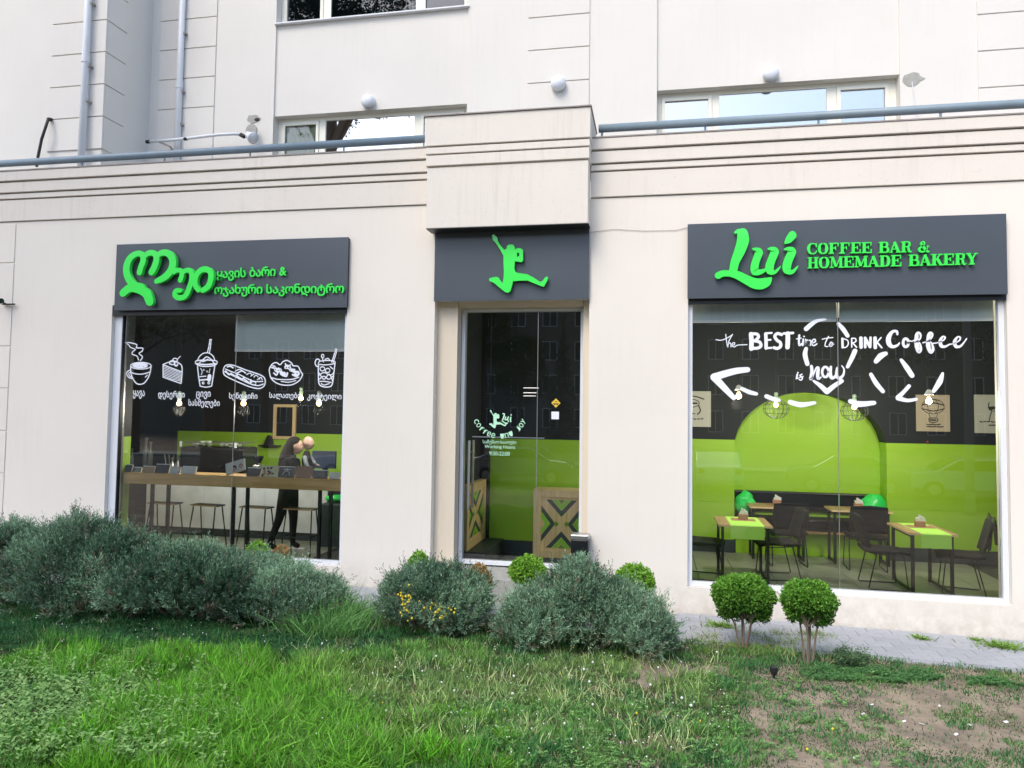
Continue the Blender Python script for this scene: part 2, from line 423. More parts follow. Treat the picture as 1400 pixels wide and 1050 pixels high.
# road across the way
mb = MB(); mb.box(-200, 200, -29, -17, -1.3, -1.12); tag(mb.build('road', MT['asphalt']), kind='structure')
mb = MB(); mb.box(-200, 200, -31.5, -29, -1.3, -.98); tag(mb.build('far_pavement', MT['patch']), kind='structure')

# pavement: concrete bed with separate blocks
MT['paver'] = mat('paver', (.36, .375, .40), .85, nscale=14, namt=.16, bump=.4, bscale=80)
MT['paver2'] = mat('paver_dark', (.33, .345, .37), .85, nscale=14, namt=.16, bump=.4, bscale=80)
mb = MB()
mb.add([(x, y, pave_z(x)-dz) for x in (-13, 9) for y in (-1.02, .0) for dz in (.03, .3)], [(0, 2, 6, 4), (1, 5, 7, 3), (0, 4, 5, 1), (2, 3, 7, 6), (0, 1, 3, 2), (4, 6, 7, 5)])
pv = tag(mb.build('pavement', mat('paver_joint', (.33, .34, .345), .95)), kind='structure')
bw, bd = .235, .155; pm = []
for k in range(2):
    q = MB(); q.box(-bw/2+.002, bw/2-.002, -bd/2+.002, bd/2-.002, -.05, 0); o_ = q.build('paver', MT['paver' if k == 0 else 'paver2'], None, .004); pm.append(o_)
cnt = 0; first = [True, True]
for r in range(6):
    x = -3.62+(r % 2)*bw/2
    while x < 4.7:
        yc = -.03-bd*(r+.5)
        vis = (x > .2 or -3.62 < x < -2.2 or (-1.9 < x < -1.1)) and cnt < 290
        if vis:
            k = 0 if rnd.random() < .6 else 1
            o = pm[k] if first[k] else pm[k].copy()
            if not first[k]: COL.objects.link(o)
            first[k] = False
            o.parent = pv; o.location = (x, yc, pave_z(x)+rnd.uniform(-.0015, .0015)); o.rotation_euler = (rnd.uniform(-.004, .004), .0165+rnd.uniform(-.004, .004), rnd.uniform(-.01, .01))
            cnt += 1
        x += bw
q = MB(); q.box(-3.7, 4.8, -1.04, -.97, -.5, -.0); 
q.v = [(x, y, z+pave_z(x)-.005) for x, y, z in q.v]; tag(q.build('kerb', MT['paver2']), kind='structure')

# ------------------------------------------------------------------ the building
B = thing('shop_building', 'cream rendered building with a flat-roofed shop front and set back upper storey', 'building')
WL, WR, WB, WT = -6.88, -3.64, -.05, 3.12
RL, RR = .37, 3.54
DL, DR, DT = -2.54, -.72, 3.115
g = MB()
for x0, x1, z0, z1 in ((-14, WL, -.8, 4.26), (WL, WR, -.8, WB), (WL, WR, WT, 4.26), (WR, DL, -.8, 4.26), (DL, DR, DT, 4.26), (DR, RL, -.8, 4.26), (RL, RR, -.8, WB), (RL, RR, WT, 4.26), (RR, 8, -.8, 4.26)):
    g.box(x0, x1, 0, .30, z0, z1)
g.build('ground_floor_wall', MT['wall'], B)
# rusticated blocks at the left end
zl = [-.35, .27, .91, 1.47, 2.03, 2.59, 3.15, 3.71, 4.24]
for a, c in zip(zl[:-1], zl[1:]):
    q = MB(); q.box(-14, -8.40, -.010, -.001, a+.008, c-.008); q.build('rusticated_block', MT['wall'], B, .005)
# parapet bands, each one proud of the band under it
def bands(x0, x1):
    for z0, z1, yf in ((4.272, 4.558, -.020), (4.574, 4.638, -.034), (4.655, 4.790, -.052), (4.808, 4.935, -.072)):
        q = MB(); q.box(x0, x1, yf, .299, z0, z1); q.build('parapet_band', MT['trim'], B, .006)
    q = MB(); q.box(x0, x1, .006, .294, 4.26, 4.93); q.build('parapet_core', MT['coping'], B)  # dark colour in the band gaps stands in for the steps' shadow lines
    q = MB(); q.box(x0, x1, -.080, .33, 4.937, 4.952); q.build('coping', MT['coping'], B)
bands(-14, -2.585); bands(-.715, 8)
q = MB(); q.box(-2.58, -.72, -.28, -.002, 3.912, 4.618); q.build('pier', MT['trim'], B, .006)
q = MB(); q.box(-2.577, -.723, -.26, .49, 4.62, 5.19); q.build('pier_core', MT['trim'], B)
for z0, z1, yf in ((4.634, 4.756, -.300), (4.770, 4.846, -.308), (4.862, 5.205, -.318)):
    e = -yf-.28; q = MB(); q.box(-2.58-e*.6, -.72+e*.6, yf, .52, z0, z1); q.build('pier_band', MT['trim'], B, .006)
q = MB(); q.box(-2.615, -.685, -.335, .53, 5.207, 5.220); q.build('pier_coping', MT['coping'], B)
# roof terrace
q = MB(); q.box(-14, 8, .30, 3.0, 4.05, 4.2); q.build('terrace_roof', MT['patch'], B)
# upper storey with two shallow bays
UY = 3.0; BY = 3.035
BAY = ((-6.38, -2.98), (.03, 3.48))
g = MB()
for x0, x1 in ((-8.77, BAY[0][0]), (BAY[0][1], BAY[1][0]), (BAY[1][1], 9)): g.box(x0, x1, UY, UY+.45, 4.2, 12)
g.box(-8.77, 9, UY+.45, UY+.5, 4.2, 12) if False else None
for (x0, x1) in BAY:
    for z0, z1 in ((6.785, 8.385), (10.4, 12)): g.box(x0, x1, BY, UY+.45, z0, z1)
g.build('upper_wall', MT['upper'], B)
q = MB(); q.box(-16, -8.77, 1.9, 3.45, 4.2, 12); q.build('projecting_wing', MT['upper'], B)
zq = [5.95, 6.485, 7.018, 7.552, 8.085, 8.618, 9.15, 9.68]
for a, c in zip(zq[:-1], zq[1:]):
    for x0, x1 in ((-8.60, -7.50), (-1.99, -1.01), (4.50, 6.2)):
        q = MB(); q.box(x0, x1, UY-.020, UY-.001, a+.008, c-.008); q.build('quoin', MT['upper'], B, .004)
    q = MB(); q.box(-9.78, -8.75, 1.878, 1.899, a+.008, c-.008); q.build('quoin', MT['upper'], B, .004)
    q = MB(); q.box(-8.769, -8.748, 1.90, 2.36, a+.008, c-.008); q.build('quoin', MT['upper'], B, .004)
# upper windows
def upper_window(x0, x1, z0, z1, panes, sill=False, blind=()):
    f = MB(); y0, y1 = 3.175, 3.235; fw = .07
    f.box(x0+.001, x1-.001, y0, y1, z1-fw, z1-.001); f.box(x0+.001, x1-.001, y0, y1, z0+.001, z0+fw)
    edges = [x0+.001]+[e for p in panes for e in p]+[x1-.001]
    for a, c in zip(edges[0::2], edges[1::2]): f.box(a, c, y0, y1, z0+fw, z1-fw)
    F = f.build('window', MT['upframe'], B, .006)
    for i, (a, c) in enumerate(panes):
        s = MB(); top = z1-fw
        if i != 1:
            for e in ((a+.001, a+.055, z0+fw, top), (c-.055, c-.001, z0+fw, top), (a+.055, c-.055, top-.055, top-.001)): s.box(e[0], e[1], y0-.018, y1-.02, e[2], e[3])
            s.build('sash', MT['upframe'], F, .004)
        k = .05 if i != 1 else 0
        q = MB(); q.box(a+k, c-k, y0+.02, y0+.028, z0+fw, top-k); q.build('pane', MT['glass' if i in blind else 'topglass' if z0 > 7 else 'upglass'], F)
        if i in blind:
            q = MB()
            for j in range(int((c-a)/.045)): q.stroke([(a+.02+j*.045, z0), (a+.055+j*.045, z0)], .001, 0, .001) if False else q.box(a+j*.045, a+j*.045+.043, y0+.045+(j % 2)*.012, y0+.056+(j % 2)*.012, z0, top)
            q.build('curtain', MT['curtain'], F)
    if sill:
        q = MB(); q.box(x0-.02, x1+.02, 3.0-.035, 3.18, z0-.03, z0-.004); q.build('sill', MT['pipe'], F, .004)
MT['curtain'] = mat('curtain_olive', (.46, .50, .33), .9)
upper_window(-6.38, -2.98, 4.2, 6.785, [(-6.30, -5.62), (-5.50, -3.92), (-3.81, -3.06)], blind=(0,))
upper_window(.03, 3.48, 4.2, 6.785, [(.10, .86), (.97, 2.52), (2.66, 3.38)])
upper_window(-6.38, -2.98, 8.40, 10.4, [(-6.33, -5.60), (-5.46, -3.94), (-3.82, -3.04)], sill=True)
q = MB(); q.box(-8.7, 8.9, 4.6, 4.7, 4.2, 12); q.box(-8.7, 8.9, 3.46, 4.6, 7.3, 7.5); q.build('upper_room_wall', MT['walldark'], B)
# door recess
q = MB()
q.box(DL-.0, -2.40, .30, .42, -.8, 3.2); q.box(DR-.06, DR+.3, .30, .42, -.8, 3.2)
q.box(-2.40, DR-.06, .30, .42, 3.05, 3.2)
q.box(-2.54, -2.29, .12, .299, -.8, 3.114); q.box(-.80, -.72, .16, .299, -.8, 3.114)
q.box(-2.289, -.801, .14, .299, 3.05, 3.114)
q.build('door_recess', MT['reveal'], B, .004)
q = MB(); q.box(-2.53, -.73, -.30, .60, -.5, -.02); q.build('door_step', MT['patch'], B, .01)
q = MB(); q.box(-2.28, -1.30, -.92, -.45, -.32, -.262)
q.build('doormat_frame', MT['paver2'], B)

# ------------------------------------------------------------------ shop windows
def ring(x0, x1, z0, z1, wl, wr, wb, wt, y0, y1):
    f = MB(); f.box(x0, x0+wl, y0, y1, z0, z1); f.box(x1-wr, x1, y0, y1, z0, z1)
    f.box(x0+wl, x1-wr, y0, y1, z0, z0+wb); f.box(x0+wl, x1-wr, y0, y1, z1-wt, z1); return f
GYL = .10
WIN_L = ring(WL+.001, WR-.001, WB+.001, WT-.001, .11, .05, .05, .05, .055, .125).build('shop_window', MT['frame'], B, .004)
WIN_R = ring(RL+.001, RR-.001, WB+.001, WT-.001, .05, .055, .05, .05, .055, .125).build('shop_window', MT['frame'], B, .004)
xm = P(319, 600, GYL)[0]; xn = P(1146.5, 600, GYL)[0]
for W, a, c, mid in ((WIN_L, WL+.112, WR-.052, xm), (WIN_R, RL+.052, RR-.057, xn)):
    for x0, x1 in ((a, mid-.004), (mid+.004, c)):
        q = MB(); q.box(x0, x1, GYL, GYL+.008, 0, 3.06); q.build('pane', MT['glass'], W)
    q = MB(); q.box(mid-.0038, mid+.0038, GYL-.003, GYL+.01, 0, 3.06); q.build('joint_seal', MT['steel'], W)
q = MB(); q.box(-6.768, -6.755, .06, .11, 0, 3.06); q.build('edge_bead', MT['black'], WIN_L)
q = MB(); q.box(-6.735, -6.729, .085, .11, 0, 3.06); q.build('edge_bead', MT['steel'], WIN_L)

for x0, x1 in ((WL+.002, WR-.002), (RL+.002, RR-.002)):
    q = MB(); q.box(x0, x1, .004, .052, 2.985 if x0 < 0 else 3.04, WT-.002); q.build('window_header', MT['signedge'], B)
# vinyl drawings, traced strokes in photo pixels laid on the panes
VY = GYL-.0015
_k = [0]
def V(mb, W, pts, wpx, crop, smooth=True, y=None):
    sx, ox, oy = crop; _k[0] += 1; yy = (y if y is not None else VY)-.00004*(_k[0] % 30)
    pp = [P(ox+a/sx, oy+c/sx, yy) for a, c in pts]
    ws = [q_*(1.28 if sx == 7. else 1.05)/sx/119. for q_ in (wpx if isinstance(wpx, (list, tuple)) else [wpx]*len(pts))]
    mb.stroke(pp, ws, yy, yy+.0007, smooth)
C4 = (7., 160, 430); C5 = (7., 300, 430)
def draw(name, strokes, crop, W=None, m='vinyl'):
    q = MB()
    for s in strokes: V(q, W, s[0], s[1], crop, *(s[2:]))
    return q.build(name, MT[m], W)
def ell(cx, cy, rx, ry, a0=0, a1=360, n=14, rot=0):
    r = []
    for i in range(n+1):
        a = math.radians(a0+(a1-a0)*i/n); x, y = rx*math.cos(a), ry*math.sin(a); c, s = math.cos(math.radians(rot)), math.sin(math.radians(rot))
        r.append((cx+x*c-y*s, cy+x*s+y*c))
    return r
draw('coffee_cup_drawing', [
    ([(75, 268), (110, 268), (150, 275), (190, 290), (185, 318), (245, 322), (240, 350), (210, 372), (240, 400), (238, 420), (222, 440)], 9),
    ([(75, 268), (110, 290), (130, 315), (175, 333), (150, 355), (145, 380), (190, 398), (205, 435)], 8),
    (ell(228, 490, 98, 32), 8), (ell(222, 488, 70, 20), 12), ([(170, 488), (220, 480), (280, 490)], 20), ([(190, 500), (240, 498)], 10),
    ([(130, 500), (132, 560), (150, 610), (180, 655), (215, 668), (260, 655), (300, 600), (318, 545), (326, 490)], 9),
    ([(128, 530), (100, 545), (92, 570), (110, 600), (140, 612)], 9), ([(128, 550), (112, 562), (118, 585), (138, 600)], 7),
    ([(135, 555), (180, 568), (240, 570), (310, 552)], 8), ([(270, 600), (290, 580)], 8)], C4, WIN_L)
draw('cake_slice_drawing', [
    ([(440, 478), (440, 600), (520, 628), (612, 660)], 8, False), ([(612, 660), (622, 560), (618, 490), (585, 460)], 9), ([(440, 478), (500, 455), (560, 450)], 8),
    ([(440, 480), (520, 512), (615, 548)], 9)]+
    [([(444, 498+k*15), (520, 526+k*15), (610, 560+k*13)], 5.5) for k in range(7)]+
    [(ell(530, 460, 26, 20), 8), (ell(565, 470, 16, 20), 14), (ell(555, 435, 22, 16), 8), ([(500, 470), (530, 480)], 10), ([(575, 435), (590, 415), (605, 400)], 6)], C4, WIN_L)
draw('iced_drink_drawing', [
    ([(750, 470), (790, 490), (850, 497), (920, 490), (955, 468), (935, 440), (770, 440), (750, 470)], 9),
    ([(770, 440), (790, 400), (830, 370), (880, 370), (920, 400), (935, 440)], 8), ([(790, 460), (830, 425), (860, 405), (900, 430), (925, 460)], 9), ([(820, 450), (870, 430)], 12), ([(760, 470), (850, 480), (940, 470)], 12),
    ([(770, 495), (780, 590), (795, 685)], 9), ([(935, 492), (920, 590), (905, 685)], 9), ([(795, 685), (850, 695), (905, 685)], 9),
    ([(885, 365), (895, 300), (900, 240)], 8), ([(865, 365), (880, 300), (888, 245)], 8), ([(888, 240), (904, 240)], 9), ([(870, 330), (893, 315)], 5), ([(878, 290), (898, 275)], 5),
    ([(790, 595), (850, 590)], 8), ([(790, 628), (860, 622)], 12), ([(885, 590), (880, 622)], 34, False), ([(800, 515), (815, 545), (806, 575)], 6), ([(890, 520), (880, 560)], 5),
    (ell(825, 655, 9, 9), 8), (ell(878, 655, 9, 9), 8), (ell(830, 530, 5, 5), 5), (ell(862, 545, 5, 5), 5)], C4, WIN_L)
draw('sandwich_drawing', [
    ([(35, 545), (45, 505), (75, 482), (140, 488), (250, 530), (370, 570), (425, 600), (438, 640), (425, 685), (380, 708), (300, 695), (200, 655), (110, 615), (50, 580), (35, 545)], 9),
    ([(55, 520), (110, 545), (180, 570), (260, 610), (330, 640), (415, 640)], 8), ([(45, 545), (120, 580), (210, 625), (300, 665), (370, 680), (420, 665)], 9),
    ([(75, 500), (105, 495), (130, 510)], 12), ([(150, 545), (190, 525), (230, 545)], 8), ([(170, 560), (215, 540), (250, 560)], 10),
    ([(60, 540), (90, 575), (110, 562)], 12), ([(110, 565), (150, 590), (170, 575)], 14), ([(170, 590), (215, 620), (235, 600)], 14), ([(240, 620), (290, 655), (300, 625)], 12), (ell(325, 658, 24, 16), 7),
    ([(260, 575), (290, 560), (310, 575)], 7), ([(330, 600), (350, 580), (370, 598)], 7), ([(380, 620), (395, 600), (410, 625)], 7), ([(300, 590), (330, 570)], 7), ([(360, 625), (385, 605)], 6)], C5, WIN_L)
draw('salad_bowl_drawing', [
    ([(480, 560), (495, 610), (545, 655), (620, 676), (700, 670), (765, 630), (795, 575), (785, 560)], 9), ([(500, 605), (560, 620), (680, 622), (760, 600)], 9),
    ([(590, 640), (660, 648), (730, 632)], 7), ([(480, 560), (478, 520), (505, 475), (545, 460), (580, 480), (610, 450), (650, 440), (690, 465), (705, 490), (750, 495), (770, 530), (785, 560)], 9)]+
    [(ell(500+(i*47) % 270, 500+(i*31) % 92, 14+(i*7) % 14, 10+(i*5) % 10, 0, 300, 8, i*40), 6+(i % 3)*3) for i in range(17)]+
    [([(520, 560), (545, 580), (560, 550)], 12), ([(600, 580), (640, 590), (650, 560)], 14), ([(700, 575), (740, 590), (760, 560)], 14), ([(630, 470), (650, 500), (680, 480)], 10)], C5, WIN_L)
draw('cocktail_glass_drawing', [
    ([(945, 475), (947, 570), (952, 660), (990, 690), (1050, 692), (1080, 665), (1095, 560), (1105, 470)], 9), ([(945, 475), (1000, 482), (1060, 478), (1105, 465), (1095, 445), (1030, 440), (960, 448), (945, 475)], 8),
    ([(1075, 455), (1090, 410), (1110, 345)], 8), ([(1088, 458), (1104, 412), (1122, 350)], 8), ([(1110, 330), (1122, 335)], 9),
    (ell(940, 462, 24, 36, 60, 320), 9), (ell(988, 398, 12, 16), 8), ([(985, 415), (995, 455)], 7), ([(1010, 430), (1040, 420), (1055, 440)], 8),
    (ell(985, 520, 22, 20), 8), (ell(1035, 535, 22, 20), 8), ([(955, 580), (1000, 555), (1060, 580), (1090, 560)], 8), ([(955, 620), (1000, 590), (1045, 620), (1085, 590)], 8), ([(955, 560), (1000, 620), (1050, 570), (1085, 640)], 8), ([(960, 640), (1010, 640), (1070, 650)], 8), ([(975, 660), (1000, 675), (1050, 660)], 8), ([(1060, 500), (1085, 520)], 8)], C5, WIN_L)
def vtext(body, px0, py0, px1, py1, W, name='lettering', y=None, m='vinyl', bold=.012):
    """lettering on a pane between two photo pixels (bottom-left, top-right)"""
    y = VY if y is None else y
    a = P(px0, py0, y); c = P(px1, py1, y); x1 = c[0]; z1 = a[1]+(c[1]-P(px1, py0, y)[1])
    return text_mb(body, a[0], a[1], x1, z1, y, y+.0007, bold).build(name, MT[m], W)
for s, a in (('ყავა', (181.5, 545, 198, 533.5)), ('დესერტი', (216, 546, 252.5, 534)), ('ცივი', (268, 545.5, 288, 535)), ('სასმელები', (257.5, 557.5, 300.5, 545.5)),
             ('სენდვიჩი', (313, 547.5, 352, 536.5)), ('სალათები', (368, 546.5, 411, 536)), ('კოქტეილი', (420, 548, 467, 537))): vtext(s, *a, WIN_L)

# right window slogan and arrow
C6 = (6.364, 960, 430); C7 = (6.087, 1150, 430)
def word(name, strokes, crop): return draw(name, strokes, crop, WIN_R)
word('lettering', [([(120, 218), (160, 224), (205, 210), (262, 178)], 7), ([(264, 172), (240, 215), (228, 244)], 7), ([(205, 172), (212, 230), (222, 285), (226, 262), (240, 246), (250, 258), (250, 282)], 7), ([(260, 270), (280, 262), (282, 246), (266, 248), (260, 270), (280, 282), (310, 266), (390, 262)], 7)], C6)
def letters_best():
    T = 34
    return [([(425, 170), (430, 235), (428, 298)], T, False), ([(430, 168), (475, 170), (490, 195), (465, 225)], 24), ([(450, 228), (500, 240), (510, 275), (480, 292), (430, 294)], 24),
            ([(553, 168), (556, 230), (556, 292)], 26), ([(555, 163), (605, 160)], 16), ([(556, 222), (595, 220)], 15), ([(556, 292), (602, 290)], 16),
            ([(690, 175), (655, 165), (632, 190), (650, 222), (680, 245), (680, 280), (650, 295), (625, 288)], 24),
            ([(745, 165), (745, 230), (742, 285)], 34), ([(710, 165), (770, 162), (790, 160)], 20)]
word('lettering', letters_best(), C6)
word('lettering', [([(845, 180), (842, 225), (845, 268), (865, 255)], 15), ([(822, 212), (862, 205)], 9), ([(880, 215), (875, 268)], 13), ([(885, 190), (888, 192)], 11),
    ([(900, 215), (898, 268), (905, 230), (922, 225), (920, 268), (925, 230), (945, 228), (942, 268)], 9), ([(955, 250), (985, 235), (980, 215), (960, 225), (958, 262), (975, 270), (998, 255)], 10)], C6)
word('lettering', [([(1100, 190), (1075, 240), (1070, 275), (1095, 278)], 8), ([(1045, 215), (1090, 205), (1138, 200)], 8), ([(1110, 255), (1120, 240), (1135, 250), (1130, 272), (1112, 275), (1108, 258), (1145, 258)], 8)], C6)
word('lettering', [([(1220, 210), (1222, 285)], 18, False), ([(1222, 208), (1265, 225), (1270, 260), (1250, 285), (1222, 287)], 9)], C6)
word('lettering', [([(88, 200), (88, 270)], 10, False), ([(88, 198), (118, 200), (122, 225), (92, 238)], 9), ([(98, 238), (128, 272)], 10), ([(165, 195), (166, 272)], 24, False),
    ([(200, 272), (200, 195)], 18, False), ([(200, 195), (240, 270)], 20, False), ([(242, 270), (245, 192)], 17, False), ([(282, 195), (284, 275)], 24, False), ([(332, 192), (298, 232)], 10), ([(300, 232), (338, 276)], 12)], C7)
word('lettering', [([(468, 165), (462, 140), (425, 145), (395, 195), (400, 245), (430, 268), (470, 255), (485, 235)], [14, 18, 22, 34, 34, 24, 16, 8]),
    (ell(538, 235, 22, 34), 19), ([(555, 215), (590, 222), (620, 205)], 8),
    ([(610, 235), (655, 205), (660, 165), (640, 150), (628, 180), (630, 260), (645, 312), (662, 290), (655, 240), (630, 225)], [8, 10, 14, 14, 26, 30, 20, 20, 10, 8]),
    ([(680, 235), (735, 215), (760, 170), (745, 150), (730, 175), (725, 260), (745, 315), (765, 290), (755, 240), (735, 225)], [8, 10, 14, 14, 26, 30, 20, 20, 10, 8]),
    ([(755, 240), (800, 235), (850, 215), (865, 190), (845, 185), (825, 220), (835, 262), (870, 265), (905, 245)], [8, 8, 10, 12, 12, 24, 24, 16, 8]),
    ([(895, 250), (940, 240), (985, 215), (990, 190), (968, 188), (945, 225), (955, 265), (990, 265), (1020, 235), (1045, 200)], [8, 8, 10, 12, 12, 24, 24, 16, 10, 7])], C7)
word('lettering', [([(828, 520), (822, 555)], 13), ([(832, 505), (834, 506)], 11), ([(868, 520), (850, 532), (872, 548), (862, 570), (845, 565)], 10), ([(818, 560), (880, 538)], 7)], C6)
word('lettering', [([(950, 450), (955, 500), (945, 560), (960, 545), (990, 470), (1010, 465), (1005, 520), (1010, 558), (1035, 545)], [22, 24, 26, 10, 12, 22, 26, 22, 10]),
    (ell(1072, 500, 28, 44), 19), ([(1120, 455), (1115, 520), (1130, 552), (1165, 530), (1175, 470)], [18, 26, 26, 20, 16]), ([(1175, 465), (1170, 520), (1190, 555), (1225, 530), (1235, 480), (1215, 445)], [16, 24, 26, 18, 12, 8])], C6)
AR = []
for s, wd in (([(905, 125), (950, 85), (1000, 55), (1075, 42)], [36, 34, 26, 12]), ([(1185, 80), (1225, 125), (1265, 185)], [26, 34, 30]), ([(905, 295), (895, 350), (915, 430)], [26, 36, 32]), ([(1330, 315), (1305, 375), (1265, 455)], [34, 34, 26]),
              ([(970, 578), (1030, 620), (1085, 672)], [16, 34, 40]), ([(1085, 672), (1150, 620), (1215, 578)], [40, 34, 30]),
              ([(105, 545), (200, 515), (300, 490), (395, 480)], [60, 55, 50, 42]), ([(105, 545), (190, 635), (275, 725)], [60, 50, 36]),
              ([(345, 645), (410, 675), (470, 690)], [30, 34, 28]), ([(560, 712), (620, 735), (670, 745)], [34, 34, 26]), ([(765, 762), (860, 785), (980, 768)], [36, 42, 24])): AR.append((s, wd, C6))
for s, wd in (([(78, 722), (150, 745), (275, 735)], [34, 44, 30]), ([(290, 390), (330, 345), (370, 325)], [32, 44, 30]), ([(500, 378), (545, 440), (590, 508)], [22, 36, 34]), ([(248, 498), (290, 570), (348, 640)], [26, 34, 28]),
              ([(565, 595), (520, 645), (475, 690)], [26, 26, 36]), ([(475, 695), (550, 715), (625, 705)], [36, 26, 22]), ([(845, 490), (820, 560), (770, 638)], [18, 40, 26])): AR.append((s, wd, C7))
for s, wd, cr_ in AR: q = MB(); V(q, WIN_R, s, wd, cr_); q.build('arrow_dash', MT['vinyl'], WIN_R)

# roller blinds behind the glass
def blind(x0, x1, zb, label):
    t = thing('roller_blind', label, 'blind', ((x0+x1)/2, .22, 3.08), 0, 'roller blinds behind the shop windows')
    q = MB(); q.box(x0, x1, .21, .213, zb+.035, 3.08); q.build('blind_fabric', MT['blind'], t)
    q = MB(); q.box(x0, x1, .203, .222, zb, zb+.034); q.build('bottom_bar', MT['blindbar'], t, .004)
    q = MB(); q.tube([(x0, .23, 3.10), (x1, .23, 3.10)], .03, 12); q.build('roller', MT['blindbar'], t)
blind(P(322, 450, .21)[0], -3.70, P(400, 480.5, .21)[1], 'half lowered grey roller blind in the window with the food drawings')
blind(P(947, 430, .21)[0], P(1143.5, 430, .21)[0], P(1050, 440.5, .21)[1], 'short grey roller blind left of the two above the slogan')
blind(P(1147.5, 430, .21)[0], 3.50, P(1250, 439.5, .21)[1], 'short grey roller blind right of the two above the slogan')

# ------------------------------------------------------------------ entrance door
DG = .36
door = thing('glass_door', 'frameless glass entrance door with long steel pull handle and opening hours', 'door', (-1.8, DG, 0))
q = ring(-2.289, -.801, .0, 3.049, .045, .045, .05, .03, .31, .40); q.build('door_frame', MT['frame'], door, .004)
xs_ = P(734, 600, DG)[0]
q = MB(); q.box(-2.243, xs_-.004, DG, DG+.01, .052, 3.018); leaf = q.build('door_leaf', MT['glass'], door)
q = MB(); q.box(xs_+.004, -.847, DG, DG+.01, .052, 3.018); side = q.build('side_light', MT['glass'], door)
q = MB(); q.box(xs_-.0035, xs_+.0035, DG-.002, DG+.012, .052, 3.018); q.build('joint_seal', MT['steel'], door)
q = MB()
for dy in (-.07, .075):
    x = P(643, 640, DG)[0]; q.tube([(x+.012*(dy > 0), DG+dy, P(643, 602, DG)[1]), (x+.012*(dy > 0), DG+dy, P(643, 695, DG)[1])], .016, 12)
for py in (618, 676):
    z = P(643, py, DG)[1]; q.tube([(x, DG-.07, z), (x, DG+.075, z)], .009, 8)
q.build('pull_handle', MT['steel'], leaf, smooth=False)
q = MB(); a = P(648, 597, DG+.02); c = P(783, 597.5, DG+.02); q.box(a[0]-.02, a[0]+.86, DG+.012, DG+.02, a[1]-.006, a[1]+.006); q.build('reflect_strip', MT['blindbar'], leaf)  # pale strip stands in for the line reflected across the glass
DV = DG-.0015
def dtext(s, box, m='vinylgreen', bold=.008): return vtext(s, *box, leaf, y=DV, m=m, bold=bold)
dtext('სამუშაო საათები', (660, 607.5, 706, 601)); dtext('Working Hours', (662.5, 614, 704, 608)); dtext('9:30-22:00', (669, 622.5, 697, 617))
CD1 = (13.13, 650, 550)
FIG = [(375, 88), (385, 82), (393, 92), (403, 98), (406, 118), (420, 142), (442, 168), (456, 160), (455, 148), (470, 138), (492, 140), (500, 155), (499, 168), (515, 158), (533, 160), (545, 168), (546, 225), (536, 236), (500, 230), (497, 268), (502, 288), (515, 295), (570, 303), (605, 322), (640, 345), (655, 338), (665, 322), (678, 314), (684, 325), (675, 345), (660, 371), (645, 368), (600, 350), (570, 337), (525, 338), (490, 341), (483, 370), (475, 395), (462, 405), (445, 400), (410, 372), (385, 350), (360, 340), (358, 326), (375, 320), (400, 317), (414, 324), (417, 333), (432, 352), (438, 320), (440, 290), (437, 240), (437, 200), (420, 168), (395, 130), (378, 112)]
FIGHOLE = [(512, 182), (524, 186), (524, 202), (512, 206)]
def fig(mb, tf, y0, y1, hole=True):
    lp = [tf(a, c) for a, c in FIG]; lps = [lp, [tf(a, c) for a, c in FIGHOLE]] if hole else [lp]
    mb.prism(lps, y0, y1)
q = MB(); fig(q, lambda a, c: P(650+(262+(a-375)*.97*1.0)/13.13, 550+(140+(c-88)*1.03)/13.13, DV), DV, DV+.0007, False); q.build('jumping_figure_print', MT['vinylgreen'], leaf)
q = MB()
for s, wd in (([(495, 205), (520, 215), (505, 270), (480, 325), (440, 335), (480, 335), (530, 372), (575, 375)], [22, 24, 24, 22, 18, 20, 22, 20]), ([(545, 262), (530, 300), (545, 318), (570, 300)], 20), ([(592, 262), (578, 300), (590, 345)], 20), ([(635, 270), (628, 310), (632, 345)], 24), ([(640, 225), (642, 227)], 26)): V(q, leaf, s, wd, CD1, True, DV)
q.build('logo_lettering', MT['vinylgreen'], leaf)
# curved "coffee 'n' joy"
def arc_text(s, cx, cy, R_, a0, a1, h):
    n = len(s)
    for i, ch in enumerate(s):
        if ch == ' ': continue
        a = math.radians(a0+(a1-a0)*i/(n-1)); px = cx+R_*math.cos(a); py = cy+R_*math.sin(a)
        mb = text_mb(ch, -.5*h*.78, -.5*h, .5*h*.78, .5*h, 0, .0007, .0)
        th = math.atan2(math.cos(a), math.sin(a)); c_, s_ = math.cos(th), math.sin(th); X0, Z0 = P(px, py, DV)
        mb.v = [(X0+x*c_-z*s_, DV+y, Z0+x*s_+z*c_) for x, y, z in mb.v]
        mb.build('lettering', MT['vinylgreen'], leaf)
arc_text("coffee 'n' joy", 683.5, 561, 35.5, 155, 25, .060)
a = P(760, 551, DV); r = .055
q = MB(); q.prism([(a[0]-r, a[1]), (a[0], a[1]+r), (a[0]+r, a[1]), (a[0], a[1]-r)], DV, DV+.001); stk = q.build('yellow_sticker', MT['yellow'], side)
q = MB(); q.prism([(a[0]-.035, a[1]-.004), (a[0]+.035, a[1]-.004), (a[0]+.018, a[1]-.026), (a[0], a[1]-.012), (a[0]-.018, a[1]-.026)], DV-.001, DV-.0003); q.prism([(a[0]-.014, a[1]+.012), (a[0]+.008, a[1]+.026), (a[0]+.012, a[1]+.012)], DV-.001, DV-.0003); q.build('sticker_mark', MT['ink'], stk)
a = P(759, 568, DV); q = MB(); q.box(a[0]-.045, a[0]+.045, DV, DV+.001, a[1]-.045, a[1]+.045); q.build('white_sticker', MT['vinyl'], side)
q = MB()
